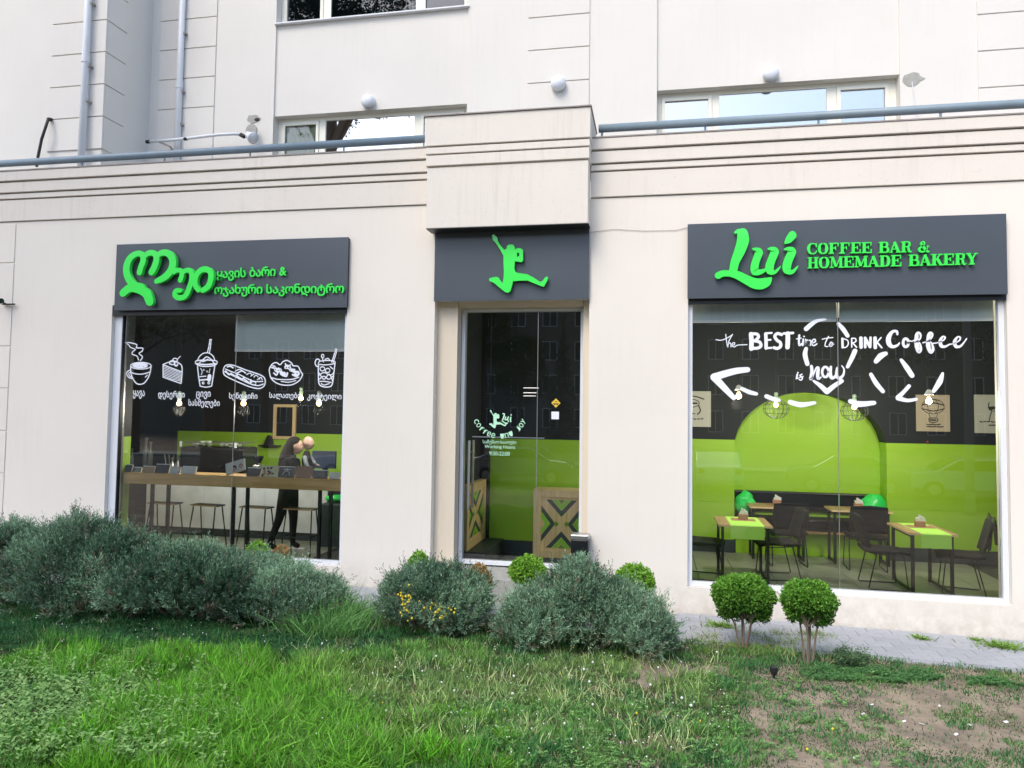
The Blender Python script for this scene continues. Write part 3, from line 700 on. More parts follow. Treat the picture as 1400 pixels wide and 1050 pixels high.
for (x0, y0, x1, y1) in ((716, 530, 737, 531.6), (716, 536.5, 734, 538.3), (716, 541, 733, 542.3)):
    a = P(x0, y0, DV); c = P(x1, y1, DV); q.box(a[0], c[0], DG-.03, DG-.002, c[1], a[1])
q.build('closer_plate', MT['steel'], door, .002)
# ------------------------------------------------------------------ signs
SY = -.055
def signboard(name, label, x0, x1, z0, z1, y, group):
    t = thing(name, label, 'sign', ((x0+x1)/2, y, z0), 0, group)
    q = MB(); q.box(x0, x1, y, y+.006, z0, z1); q.build('sign_panel', MT['sign'], t, .003)
    q = MB(); q.box(x0+.006, x1-.006, y+.0062, -.002, z0+.012, z1-.006); q.build('sign_box', MT['signedge'], t)
    return t
gs = 'charcoal signboards over the shop front'
SL = signboard('signboard', 'charcoal signboard with raised green Georgian lettering above the left window', P(159.5, 334, -.055)[0], P(476.5, 330, -.055)[0], 3.042, 3.90, SY, gs)
SR = signboard('signboard', 'charcoal signboard reading coffee bar and homemade bakery above the right window', P(940, 350, -.055)[0], P(1377, 350, -.055)[0], 3.088, 3.918, SY, gs)
SC = signboard('signboard', 'charcoal signboard with green jumping figure above the glass door', -2.54, -.722, 3.10, 3.905, -.05, gs)
LT_ = .035     # letter thickness
_j = [0]
def letter(name, strokes, crop, sign, y, off=.025, thick=LT_, sc=1., smooth=True, one=True):
    """raised letter standing off the panel, brush strokes in photo pixels"""
    sx, ox, oy = crop; q = MB()
    kw = 1.16 if crop[1] == 140 else 1.0
    for s in strokes:
        _j[0] += 1; yy = y-off-thick-.0003*(_j[0] % 9)
        pp = [P(ox+a/sx, oy+c/sx, yy) for a, c in s[0]]
        ws = [kw*w_/sx/117. for w_ in (s[1] if isinstance(s[1], (list, tuple)) else [s[1]]*len(s[0]))]
        q.stroke(pp, ws, yy, y-off, s[2] if len(s) > 2 else smooth)
    return q.build(name, MT['green'], sign)
CL = (9.333, 960, 300)
letter('letter', [([(425, 165), (470, 150), (515, 190)], [30, 60, 90]), ([(515, 175), (520, 270), (480, 400), (420, 540), (395, 660)], [120, 140, 125, 100, 90]),
    ([(205, 715), (260, 690), (350, 690), (450, 710), (560, 765), (670, 815), (760, 820), (830, 790), (880, 745)], [80, 75, 70, 95, 105, 125, 130, 105, 20])], CL, SR, SY)
letter('letter', [([(650, 375), (700, 385), (725, 420), (690, 520), (670, 600), (680, 660), (740, 670), (810, 640)], [20, 50, 90, 85, 90, 100, 60, 30]),
    ([(845, 375), (895, 375), (925, 410), (885, 520), (860, 600), (875, 655), (930, 670), (1000, 600)], [20, 50, 95, 90, 95, 95, 40, 10])], CL, SR, SY)
letter('letter', [([(1055, 380), (1110, 375), (1145, 410), (1100, 520), (1080, 600), (1090, 650), (1150, 670), (1222, 595)], [20, 50, 95, 95, 95, 90, 45, 10]),
    ([(1060, 300), (1100, 265), (1150, 205)], [20, 80, 95]), ([(1150, 190), (1120, 235)], 80)], CL, SR, SY)
# slab serif capitals: strokes in a unit cell, x 0..1, y 0..1
def SLAB(ch):
    T, t, s = .25, .085, .10
    def stem(x): return [([(x, 0), (x, 1)], T, 0)]
    def ser(x, y, w_=.42): return [([(x-w_/2, y), (x+w_/2, y)], s, 0)]
    def vs(x, y0, y1): return [([(x, y0), (x, y1)], .08, 0)]
    lo, hi = s/2, 1-s/2
    if ch == 'C': return [([(.88, .72), (.80, .90), (.52, .97), (.25, .85), (.15, .5), (.25, .15), (.52, .03), (.80, .10), (.92, .30)], [.10, .09, .09, .20, .27, .20, .09, .09, .08], 1)]+vs(.90, .62, 1)
    if ch == 'O': return [([(.5, .96), (.24, .86), (.15, .5), (.24, .14), (.5, .04), (.76, .14), (.85, .5), (.76, .86), (.5, .96)], [.08, .18, .27, .18, .08, .18, .27, .18, .08], 1)]
    if ch in 'FE':
        r = stem(.28)+ser(.25, lo, .5)+[([(.05, hi), (.92, hi)], s, 0), ([(.3, .52), (.68, .52)], t, 0)]+vs(.90, .66, 1)+vs(.66, .36, .68)
        return r+([([(.05, lo), (.94, lo)], s, 0)]+vs(.92, 0, .36) if ch == 'E' else [])
    if ch in 'BR':
        r = stem(.28)+[([(.05, hi), (.55, hi)], s, 0), ([(.3, .52), (.6, .52)], t, 0), ([(.55, .95), (.78, .90), (.80, .75), (.78, .58), (.55, .53)], [.09, .15, .2, .15, .08], 1)]
        if ch == 'B': return r+[([(.05, lo), (.6, lo)], s, 0), ([(.58, .51), (.84, .44), (.88, .27), (.84, .08), (.58, .05)], [.08, .16, .22, .16, .08], 1)]
        return r+ser(.25, lo, .5)+[([(.55, .5), (.70, .40), (.76, .12), (.90, .04), (1.0, .12)], [.1, .2, .2, .12, .05], 1)]
    if ch == 'A': return [([(.48, .97), (.14, .04)], .09, 0), ([(.46, .97), (.82, .04)], .24, 0), ([(.26, .32), (.68, .32)], t, 0)]+ser(.12, lo, .34)+ser(.84, lo, .42)
    if ch == 'H': return [([(.22, 0), (.22, 1)], .23, 0), ([(.78, 0), (.78, 1)], .23, 0), ([(.2, .5), (.8, .5)], t, 0)]+ser(.2, lo)+ser(.2, hi)+ser(.8, lo)+ser(.8, hi)
    if ch == 'M': return [([(.16, 0), (.16, 1)], .08, 0), ([(.84, 0), (.84, 1)], .22, 0), ([(.2, .98), (.48, .1)], .22, 0), ([(.82, .98), (.50, .1)], .08, 0)]+ser(.15, lo, .3)+ser(.84, lo, .36)+ser(.12, hi, .26)+ser(.88, hi, .26)
    if ch == 'D': return stem(.28)+[([(.05, hi), (.5, hi)], s, 0), ([(.05, lo), (.5, lo)], s, 0), ([(.48, .95), (.76, .86), (.86, .5), (.76, .14), (.48, .05)], [.09, .18, .27, .18, .09], 1)]
    if ch == 'K': return stem(.26)+ser(.24, lo, .46)+ser(.24, hi, .46)+[([(.80, .95), (.38, .45)], .09, 0), ([(.52, .62), (.84, .05)], .23, 0)]+ser(.86, lo, .34)+ser(.80, hi, .36)
    if ch == 'Y': return [([(.5, .5), (.5, 0)], .24, 0), ([(.18, .97), (.50, .45)], .24, 0), ([(.84, .97), (.52, .45)], .09, 0)]+ser(.5, lo, .46)+ser(.18, hi, .42)+ser(.84, hi, .32)
    if ch == '&': return [([(.92, .52), (.80, .30), (.62, .10), (.40, .03), (.15, .12), (.12, .32), (.30, .50), (.52, .66), (.58, .84), (.44, .96), (.30, .84), (.36, .62), (.60, .32), (.85, .06), (.98, .06)], [.06, .07, .1, .16, .2, .2, .14, .1, .14, .09, .14, .2, .24, .22, .1], 1), ([(.78, .53), (1.0, .53)], .08, 0)]
def slab_line(s, px0, pyb0, px1, pyb1, hpx, sign, y):
    yy = y-.02-.02
    a = P(px0, pyb0, yy); c = P(px1, pyb1, yy); n = len(s); h = hpx/122.
    wd = [0.55 if ch == ' ' else (1.22 if ch == 'M' else 1.0) for ch in s]; tot = sum(wd); u = (c[0]-a[0])/tot; x = a[0]
    for ch, w_ in zip(s, wd):
        if ch != ' ':
            q = MB()
            for i, (pts, ww, sm) in enumerate(SLAB(ch)):
                y0 = yy-.0004*i; pp = [(x+p_[0]*u*w_*.97, a[1]+p_[1]*h+(c[1]-a[1])*(x-a[0])/(c[0]-a[0])) for p_ in pts]
                q.stroke(pp, [k*h*.95 for k in ww] if isinstance(ww, (list, tuple)) else ww*h*.95, y0, y-.012, bool(sm), bool(sm))
            q.build('letter', MT['green'], sign)
        x += u*w_
slab_line('COFFEE BAR &', 1103.5, 347.5, 1271, 344.5, 14.2, SR, SY)
slab_line('HOMEMADE BAKERY', 1104.5, 367, 1337.5, 361.5, 14.6, SR, SY)
# Georgian name
CG = (4., 140, 310)
letter('letter', [([(112, 362), (150, 335), (200, 342), (240, 365), (258, 408)], [40, 42, 44, 50, 46]), ([(210, 335), (165, 315), (135, 265), (132, 215), (150, 172), (185, 148), (215, 152), (222, 185), (208, 225), (202, 250)], [50, 40, 38, 38, 34, 30, 30, 32, 30, 30]),
    ([(222, 168), (250, 145), (282, 146), (295, 175), (285, 215), (268, 248)], [26, 28, 30, 34, 34, 34]), ([(292, 165), (325, 142), (362, 148), (384, 185), (375, 235), (340, 275), (295, 298)], [26, 30, 36, 38, 38, 36, 26])], CG, SL, SY, .03, .05)
letter('letter', [([(390, 250), (405, 238), (428, 240), (434, 262), (425, 292)], [20, 24, 24, 26, 26]), ([(432, 255), (458, 238), (484, 245), (488, 285), (474, 335), (450, 380), (415, 388), (395, 372), (402, 350), (425, 348)], [20, 24, 28, 28, 28, 28, 28, 26, 24, 22])], CG, SL, SY, .03, .05)
letter('letter', [([(524, 345), (508, 320), (508, 280), (528, 245), (560, 232), (588, 245), (593, 280), (578, 325), (548, 348)], [26, 28, 28, 28, 30, 30, 30, 30, 26])], CG, SL, SY, .03, .05)
def gline(s, px0, pyb, px1, pyt, pye, sign, y):
    """one raised letter after another, proportions from the built-in typeface"""
    yy = y-.012-.02
    c = bpy.data.curves.new('t', 'FONT'); c.offset = .02; c.extrude = .5; c.resolution_u = 2
    o = bpy.data.objects.new('t', c); COL.objects.link(o); items = []
    for ch in s:
        if ch == ' ': items.append(None); continue
        c.body = ch; bpy.context.view_layer.update()
        me = bpy.data.meshes.new_from_object(o.evaluated_get(bpy.context.evaluated_depsgraph_get()))
        items.append(([v.co.copy() for v in me.vertices], [tuple(p_.vertices) for p_ in me.polygons])); bpy.data.meshes.remove(me)
    bpy.data.objects.remove(o); bpy.data.curves.remove(c)
    gap = .035; sp = .30
    tot = sum(sp if it is None else max(v.x for v in it[0])-min(v.x for v in it[0])+gap for it in items)
    a = P(px0, pyb, yy); e = P(px1, pye, yy); kx = (e[0]-a[0])/tot
    hz = (P(px0, pyt, yy)[1]-a[1]); ylo = min(v.y for it in items if it for v in it[0]); yhi = max(v.y for it in items if it for v in it[0]); kz = hz/(yhi-ylo)
    x = 0
    for it in items:
        if it is None: x += sp; continue
        mn = min(v.x for v in it[0]); wd = max(v.x for v in it[0])-mn
        q = MB(); q.add([(a[0]+(x+v.x-mn)*kx, yy if v.z > 0 else y-.012, a[1]+(v.y-ylo)*kz+(e[1]-a[1])*x/tot) for v in it[0]], it[1]); q.build('letter', MT['green'], sign)
        x += wd+gap
gline('ყავის ბარი &', 296, 384.5, 392, 367, 380.5, SL, SY)
gline('ოჯახური საკონდიტრო', 292.5, 406, 470.5, 389, 404.5, SL, SY)
q = MB(); fig(q, lambda a, c: P(580+a/4.0375, 300+c/4.0375, -.11), -.11, -.075); q.build('jumping_figure', MT['green'], SC)
q = MB(); q.box(-2.565, -.70, -.068, -.001, 3.907, 3.9115) if False else q.box(-2.58, -.71, -.275, -.052, 3.905, 3.911); q.build('soffit_shade', MT['signedge'], SC)  # near-black sheet under the pier, painting in the shade of its soffit

# ------------------------------------------------------------------ rail, pipes and fittings on the outside
def guard_rail(x0, x1, label, posts):
    t = thing('guard_rail', label, 'railing', (x0, .14, 4.95), 0, 'guard rails on the parapet')
    z = 5.125; q = MB(); q.tube([(x0, .14, z), (x1, .14, z)], .047, 16); q.build('rail', MT['rail'], t, smooth=True)
    for i, px in enumerate(posts):
        q = MB(); q.tube([(px, .14, 4.95), (px, .14, z-.03)], .013, 8); q.lathe([(.035, 0), (.035, .006)], (px, .14, 4.952), 10); q.build('post', MT['rail'], t)
guard_rail(-14, -2.66, 'blue grey tubular rail on the parapet left of the pier', [-13, -11.3, -9.6, P(112, 220, .14)[0], P(225, 218, .14)[0], P(342, 212, .14)[0], P(470, 205, .14)[0]])
guard_rail(-.64, 8, 'blue grey tubular rail on the parapet right of the pier', [P(823, 185, .14)[0], P(964, 177, .14)[0], P(1119, 168, .14)[0], P(1286, 158, .14)[0], 4.6, 6])
def downpipe(px_top, px_bot, Y, label):
    x = (P(px_top[0], px_top[1], Y)[0]+P(*px_bot, Y)[0])/2
    t = thing('downpipe', label, 'drainpipe', (x, Y, 4.2), 0, 'white downpipes on the upper wall')
    q = MB(); q.tube([(x, Y, 4.2), (x, Y, 11)], .055, 14); q.build('pipe', MT['pipe'], t, smooth=True)
    for z in (7.35, 9.1, 5.4): q = MB(); q.tube([(x, Y, z), (x, Y, z+.12)], .064, 14); q.build('socket_joint', MT['pipe'], t)
    for z in (6.7, 7.28, 8.32): q = MB(); q.box(x+.05, x+.085, Y-.02, Y+.08, z, z+.03); q.build('pipe_clip', MT['coping'], t)
downpipe((121, 10), (112, 180), 1.80, 'white downpipe in front of the far left projecting wing')
downpipe((249, 10), (243, 180), 2.92, 'white downpipe right of the recess beside the gooseneck arm')
def globe(px, py, label):
    x, z = P(px, py, 2.9); t = thing('wall_lamp', label, 'lamp', (x, 2.9, z), 0, 'round white wall lamps on the upper storey')
    yw = 2.98 if px == 763 else 3.035 if px != 763 else 3.0
    q = MB(); q.lathe([(.105, 0), (.115, .02), (.115, .05)], (x, yw, z), 24, (0, -1, 0)); q.build('lamp_base', MT['pipe'], t)
    q = MB(); q.lathe([(.118, .05), (.118, .075), (.105, .11), (.075, .135), (.03, .147), (.001, .149)], (x, yw, z), 28, (0, -1, 0)); q.build('lamp_shade', MT['lamp'], t, smooth=True)
globe(501, 136, 'round white wall lamp below the sill of the left bay'); globe(763, 113, 'round white wall lamp on the grooved pilaster above the pier'); globe(1055, 98, 'round white wall lamp above the right bay window')
# gooseneck arm with flood head
t = thing('floodlight_arm', 'white tubular arm with broken round flood lamp above the left parapet', 'lamp', (-6, 2.9, 6))
def U(px, py, Y=2.7): a = P(px, py, Y); return (a[0], Y, a[1])
q = MB(); q.tube([U(201, 194), U(240, 191), U(300, 184), U(322, 183), U(330, 184.5, 2.75)], .026, 10); q.build('arm', MT['pipe'], t, smooth=True)
q = MB(); q.tube([U(218, 194), U(232, 200, 2.72), U(236, 205, 2.95)], .016, 8); q.build('bracket', MT['coping'], t)
q = MB(); q.tube([U(200, 194), U(205, 193.6)], .03, 10); q.tube([U(252, 190), U(256, 189.6)], .03, 10); q.tube([U(329, 184), U(334, 187)], .035, 10); q.build('clamp', MT['ink'], t)
hx = U(343, 187, 2.72); q = MB(); q.lathe([(.02, -.12), (.06, -.09), (.075, 0), (.10, .05), (.10, .07)], hx, 18, (.75, -.25, -.45)); q.build('lamp_head', MT['lamp'], t, smooth=True)
hx = U(345, 179, 2.9); q = MB(); q.lathe([(.10, 0), (.11, .03), (.10, .04)], hx, 18, (0, -1, 0)); q.build('back_plate', MT['patch'], t)
# raw patches on the render
for (px, py, sc, lb) in ((347, 162, 1., 'small hole with loose cement above the broken flood lamp'), (1247, 108, 1.3, 'grey cement patch in the wall right of the right bay')):
    x, z = P(px, py, 2.99); q = MB(); lp = []
    for i in range(13):
        a = 2*PI*i/13; r = (.075+.04*rnd.random())*sc; lp.append((x+r*math.cos(a)*1.2, z+r*math.sin(a)*.8))
    q.prism(lp, 2.992, 2.999); q2 = MB()
    o = q.build('cement_patch', MT['patch'], B); o['label'] = lb
x, z = P(351, 163, 2.98); q = MB(); q.ball((x, 2.99, z), (.05, .01, .03), 10, 6); q.build('wall_hole', MT['ink'], B)
a = U(1247, 112, 2.985); c = U(1254, 165, 2.985); q = MB(); q.tube([a, c], .007, 6); tag(q.build('wall_cable', MT['pipe']), 'thin white cable running down from the grey cement patch', 'cable')
q = MB(); q.tube([U(66, 163, 1.8), U(63, 172, 1.75), U(57, 190, 1.75), U(52, 214, 1.75), U(50, 228, 1.75)], .022, 8); q.tube([U(66, 163, 1.8), U(70, 163.5, 1.88)], .03, 8)
tag(q.build('cable_conduit', MT['ink'], smooth=True), 'dark slanting cable conduit on the far left wing', 'cable')
# facade wires and camera
q = MB(); q.tube([(P(806, 318, -.01)[0], -.008, P(806, 318, 0)[1]), (P(840, 313.5, -.01)[0], -.008, P(840, 313.5, 0)[1]), (P(880, 314, 0)[0], -.008, P(880, 316, 0)[1]), (P(925, 313, 0)[0], -.008, P(925, 315, 0)[1]), (P(940, 310, 0)[0], -.008, P(940, 311, 0)[1])], .0022, 5)
tag(q.build('wall_wire', MT['coping']), 'thin wire sagging across the wall between the middle and right signs', 'cable')
t = thing('security_camera', 'small black security camera at the far left edge of the wall', 'camera', (-8.7, -.1, 3.3))
x, z = P(2, 412, -.12); q = MB(); q.tube([(x-.06, -.12, z), (x+.04, -.16, z)], .035, 14); q.build('camera_body', MT['black'], t)
q = MB(); q.tube([(x+.04, -.16, z), (x+.05, -.164, z)], .028, 14); q.build('lens', MT['carglass'], t)
q = MB(); q.tube([(x-.03, -.02, z-.02), (x-.02, -.10, z-.005)], .012, 8); q.box(x-.07, x+.12, -.04, -.023, z-.035, z-.018); q.build('mount', MT['black'], t)
# litter bin in the door recess
x, z = P(795, 745, -.02); t = thing('waste_bin', 'small black and steel bin standing at the right door jamb', 'bin', (x, -.12, -.3))
zt = P(795, 729, -.12)[1]
q = MB(); q.box(x-.10, x+.09, -.20, -.03, -.30, zt-.06); q.build('bin_body', MT['leather'], t, .01)
q = MB(); q.box(x-.105, x+.095, -.205, -.025, zt-.06, zt-.005); q.build('bin_lid', MT['steel'], t, .012)
# ------------------------------------------------------------------ inside the shop
FZ = -.15
def S(name, mb, m, bevel=0.): return tag(mb.build(name, m, None, bevel), kind='structure')
MT['floor'] = mat('interior_tiles', (.30, .33, .26), .35, nscale=4, namt=.2, bump=.1, bscale=12)
q = MB(); q.box(-10, 6, .301, 4.2, FZ-.2, FZ-.012); FL = S('interior_floor', q, mat('tile_joint', (.06, .07, .06), .8))
ft = None; n_ = 0
for i in range(27):
    for j in range(4):
        x = -8.0+i*.45+.22; y = .33+j*.60+.3
        if (-7.9 < x < -4.2 or -2.4 < x < -.7 or x > .3) and y < 2.75 and x < 4.4:
            if ft is None:
                q = MB(); q.box(-.2215, .2215, -.2965, .2965, -.011, 0); ft = q.build('floor_tile', MT['floor']); o = ft
            else: o = ft.copy(); COL.objects.link(o)
            o.parent = FL; o.location = (x, y, FZ+rnd.uniform(-.0006, .0006)); n_ += 1
q = MB(); q.box(-10, -2.4, .302, 4.2, 3.2, 3.3); S('interior_ceiling', q, MT['walldark'])
q = MB(); q.box(-2.399, 6, .302, 4.2, 3.2, 3.3); S('interior_ceiling', q, MT['paper'])  # out of view, made white to bounce light into lobby and right shop
q = MB(); q.box(-10.1, -10, .302, 4.2, FZ, 3.2); q.box(6, 6.1, .302, 4.2, FZ, 3.2); S('interior_side_wall', q, MT['walldark'])
# back wall right with arched niche
Y0, Y1 = 2.72, 3.04; AX0, AX1, SPR = 1.14, 3.165, 1.35; ZS = 1.455
arch = [((AX0+AX1)/2-(AX1-AX0)/2*math.cos(PI*k/20), SPR+.80*math.sin(PI*k/20)) for k in range(21)]
def arch_z(x): c = ((AX0+AX1)/2-x)/((AX1-AX0)/2); return SPR+.80*math.sqrt(max(0, 1-c*c))
low = [p for p in arch if p[1] < ZS]; import bisect
xa = AX0+.012
while arch_z(xa) < ZS: xa += .002
xb = AX0+AX1-xa
def prism_obj(loop, y0, y1, m, name='interior_wall'): q = MB(); q.prism(loop, y0, y1); return S(name, q, m)
prism_obj([(-.55, FZ), (AX0, FZ), (AX0, SPR), (xa-.004, arch_z(xa-.004)), (xa, ZS), (-.55, ZS)], Y0, Y1, MT['wallgreen'])
prism_obj([(6, FZ), (6, ZS), (xb, ZS), (xb+.004, arch_z(xb+.004)), (AX1, SPR), (AX1, FZ)], Y0, Y1, MT['wallgreen'])
prism_obj([(-.55, ZS+.001), (xa, ZS+.001)]+[p for p in arch if p[1] > ZS+.004]+[(xb, ZS+.001), (6, ZS+.001), (6, 3.2), (-.55, 3.2)], Y0, Y1, MT['walldark'])
q = MB(); q.box(AX0-.3, AX1+.3, Y1+.001, Y1+.06, FZ, 2.3); S('niche_wall', q, MT['wallgreen'])
q = MB(); q.box(-.55, AX0-.001, Y0-.014, Y0-.001, FZ, .035); q.box(AX1+.001, 6, Y0-.014, Y0-.001, FZ, .035); q.box(AX0, AX1, Y0+.10, Y0+.115, FZ, .035); S('skirting', q, MT['base'])
# left back wall
q = MB(); q.box(-8.4, -4.9, 3.6, 3.7, FZ, 1.375); S('interior_wall', q, MT['wallgreen'])
q = MB(); q.box(-10, -8.4, 3.55, 3.7, FZ, 3.2); q.box(-8.4, -4.9, 3.6, 3.7, 1.376, 3.2); q.box(-4.9, -2.45, 3.5, 3.7, FZ, 3.2); S('interior_wall', q, MT['walldark'])
q = MB(); q.box(-6.879, -6.765, .13, .298, 0, 1.42); S('interior_pillar', q, MT['wallgreen'])
q = MB(); q.box(-6.879, -6.765, .13, .298, 1.421, 3.1); S('interior_pillar', q, MT['walldark'])
# lobby
LY = 1.72
q = MB(); q.box(-2.22, -.56, LY, LY+.1, .055, 1.44); S('lobby_wall', q, MT['wallgreen'])
q = MB(); q.box(-2.22, -.56, LY-.012, LY+.1, FZ, .054); S('lobby_skirting', q, MT['base'])
q = MB(); q.box(-2.22, -.56, LY, LY+.1, 1.441, 3.2); S('lobby_wall', q, MT['walldark'])
q = MB(); q.box(-2.45, -2.34, .43, 3.6, FZ, 3.2); q.box(-2.339, -2.221, LY-.1, LY+.1, FZ, 3.2); S('lobby_wall', q, MT['walldark'])
q = MB(); q.box(-.65, -.551, 1.73, 2.71, FZ, 3.2); S('lobby_wall', q, MT['walldark'])  # unseen wall, cut short so the right shop's pendants light the lobby

# stencilled pine crates
def crate(label, w_, h, loc, rz, d=.36):
    t = thing('wooden_crate', label, 'crate', loc, rz, 'pine crates with stencilled chevrons in the entrance')
    fr = .095
    for (x0, x1, z0, z1) in ((0, fr, 0, h), (w_-fr, w_, 0, h), (fr, w_-fr, 0, fr), (fr, w_-fr, h-fr, h)):
        q = MB(); q.box(x0+.001, x1-.001, -.022, 0, z0+.001, z1-.001); local('frame_board', q, MT['pine'], t, .003)
    for k in range(5):
        a = .01+k*(w_-.02)/5; q = MB(); q.box(a, a+(w_-.02)/5-.004, .001, .016, .01, h-.01); local('slat', MB().add(q.v, q.f), MT['pine'], t, .001)
    q = MB()
    for x in (.0, w_-.016): q.box(x, x+.016, .017, d, 0, h)
    q.box(.016, w_-.016, d-.016, d, 0, h); q.box(.016, w_-.016, .017, d-.016, h-.02, h); local('crate_side', q, MT['pine'], t)
    ix0, ix1, iz0, iz1 = fr+.01, w_-fr-.01, fr+.03, h-fr-.03; cx_, cz_ = (ix0+ix1)/2, (iz0+iz1)/2; sx_, sz_ = (ix1-ix0)/2, (iz1-iz0)/2
    for a in range(4):
        for k, (mm, r0, r1) in enumerate((('chev_dark', 1.0, .74), ('chev_green', .72, .42), ('chev_olive', .40, .22))):
            q = MB(); base = 1.0
            if k == 2: lp = [(-.30*1, base), (0, base-.30), (.30, base)] ; lp = [(-.16, .50), (0, .34), (.16, .50), (0, .66)] if False else [(-.18, base), (0, .83), (.18, base)] if a % 2 == 0 else [(-.12, .26), (0, .12), (.12, .26), (0, .38)]
            elif k == 1: lp = [(-.48, base), (0, .56), (.48, base), (.22, base), (0, .80), (-.22, base)]
            else: lp = [(-.76, base), (0, .30), (.76, base), (.50, base), (0, .54), (-.50, base)]
            rot = a*PI/2; pts = []
            for u_, v_ in lp:
                c_, s_ = round(math.cos(rot)), round(math.sin(rot)); uu, vv = u_*c_-v_*s_, u_*s_+v_*c_
                pts.append((cx_+uu*sx_, cz_+vv*sz_))
            q.prism(pts, -.0228-.0004*k if False else -.0012-.0002*k, 0); local('stencil', q, MT[mm], t)
    return t
a = P(728.5, 761, 1.30); b_ = P(728.5, 669, 1.30)
crate('pine crate with green and slate chevrons at the right of the lobby', .74, b_[1]-a[1], (a[0], 1.30, a[1]), 0)
c = crate('pine crate with dark chevrons seen edge on along the left lobby wall', 1.02, .80, (-2.268, .58, .09), PI/2, .07)
q = MB(); q.box(-2.335, -2.0, .58, 1.62, FZ+.001, .088); tag(q.build('plinth', MT['base']), 'dark plinth under the left lobby crate', 'plinth')

# ------------------------------------------------------------------ left shop: bar, books, counter
t = thing('window_bar', 'oak topped bar on black steel legs along the left window', 'bar counter', (-5.25, .32, FZ))
za, zb = P(314, 666, .17)[1], P(314, 650.5, .17)[1]
q = MB(); q.box(-6.76, -3.66, .17, .50, za, zb); q.build('bar_top', MT['oak'], t, .004)
for px in (207.5, 229.5, 319, 338, 437, 452):
    x = P(px, 700, .35)[0]; q = MB(); q.box(x-.018, x+.018, .33, .37, FZ, za-.001); q.build('leg', MT['black'], t)
q = MB(); q.box(P(207, 700, .35)[0]+.019, P(229, 700, .35)[0]-.019, .33, .37, FZ+.02, FZ+.05); q.box(P(319, 700, .35)[0]+.019, P(338, 700, .35)[0]-.019, .33, .37, FZ+.02, FZ+.05); q.build('crossbar', MT['black'], t)
def book(px0, px1, pyt, m, label, lean=.35, y=.30, band=True, art=None, tilt=0.):
    x0 = P(px0, 645, y)[0]; x1 = P(px1, 645, y)[0]; w_ = x1-x0-.006
    h = (P((px0+px1)/2, pyt, y)[1]-zb)/math.cos(lean)+.004; h = max(h, .06)
    t = thing('menu_book', label, 'book', (x0+.003, y-.10, zb+.004), 0, 'books and menus standing on the window bar')
    t.rotation_euler = (-lean, tilt, 0)
    q = MB(); q.box(0, w_, 0, .004, 0, h); local('front_cover', q, MT[m], t, .001)
    q = MB(); q.box(.003, w_-.003, .0045, .022, .003, h-.004); local('page_block', q, MT['paper'], t)
    q = MB(); q.box(0, w_, .0225, .026, 0, h); local('back_cover', q, MT[m], t, .001)
    if band: q = MB(); q.box(.0, w_, -.0012, -.0002, h-.010, h-.001); local('page_edge', q, MT['paper'], t)
    if art: art(t, w_, h)
    return t
book(168, 186.5, 635, 'bluebook', 'navy book at the left end of the window bar')
book(187, 199.5, 638.5, 'greybook', 'narrow grey book next to the navy one on the window bar', .35, .34)
book(200.5, 217, 637, 'tanbook', 'tan covered book between the grey and the tall black one')
book(217.5, 237, 634.5, 'blackbook', 'tallest black book in the left group on the window bar')
book(238, 250, 639.5, 'whitebook', 'small pale booklet leaning behind a dark one on the bar', .35, .26, False)
book(238.5, 252.5, 638, 'blackbook', 'low black book behind the small pale booklet', .3, .40)
book(253.5, 273, 637.5, 'whitebook', 'white book at the right end of the left group', .4)
def faces(t, w_, h):
    for (u, v, r, mm) in ((.45, .38, .035, 'hair'), (.45, .30, .026, 'skin'), (.80, .42, .03, 'kraft'), (.80, .36, .02, 'skin')):
        q = MB(); q.prism([(u*w_+r*math.cos(2*PI*k/12), v*h+r*1.1*math.sin(2*PI*k/12)) for k in range(12)], -.0016-(.0004 if mm == 'skin' else 0), -.0004); local('cover_print', q, MT[mm], t)
book(315, 342, 634.5, 'whitebook', 'white magazine with two faces tilted on its corner', .3, .28, False, faces, -.30)
book(342, 361, 639.5, 'blackbook', 'dark book right of the tilted magazine')
def pattern(t, w_, h):
    for i in range(14):
        r = .008+.012*rnd.random(); u = .1+.8*rnd.random(); v = .1+.75*rnd.random()
        q = MB(); q.prism([(u*w_+r*math.cos(2*PI*k/7), v*h+r*math.sin(2*PI*k/7)) for k in range(7)], -.0016-i*.00005, -.0004); local('cover_print', q, MT['ink' if i % 3 else 'kraft'], t)
MT['creambook'] = mat('cover_cream', (.55, .55, .36), .6)
book(361.5, 384, 637, 'creambook', 'cream patterned book in the middle of the right group', .3, .27, False, pattern)
def ringart(t, w_, h):
    q = MB(); q.stroke(ell(.5*w_, .22*h, .045, .05, 0, 180, 12), .006, -.0014, -.0004); q.stroke([(w_*.3, h*.72), (w_*.75, h*.72)], .008, -.0014, -.0004); q.stroke([(w_*.52, h*.85), (w_*.52, h*.62)], .005, -.0016, -.0004); local('cover_print', q, MT['paper'], t)
book(385, 407, 638, 'blackbook', 'black book with white emblem beside the cream patterned one', .3, .28, True, ringart)
book(408, 430.5, 637.5, 'brownbook', 'plain brown book on the window bar in front of the woman', .3, .29, False)
book(431.5, 452, 642.5, 'blackbook', 'low black book right of the plain brown book', .35)
book(454, 469, 646, 'whitebook', 'white book at the right end of the window bar', .35, .28, False)
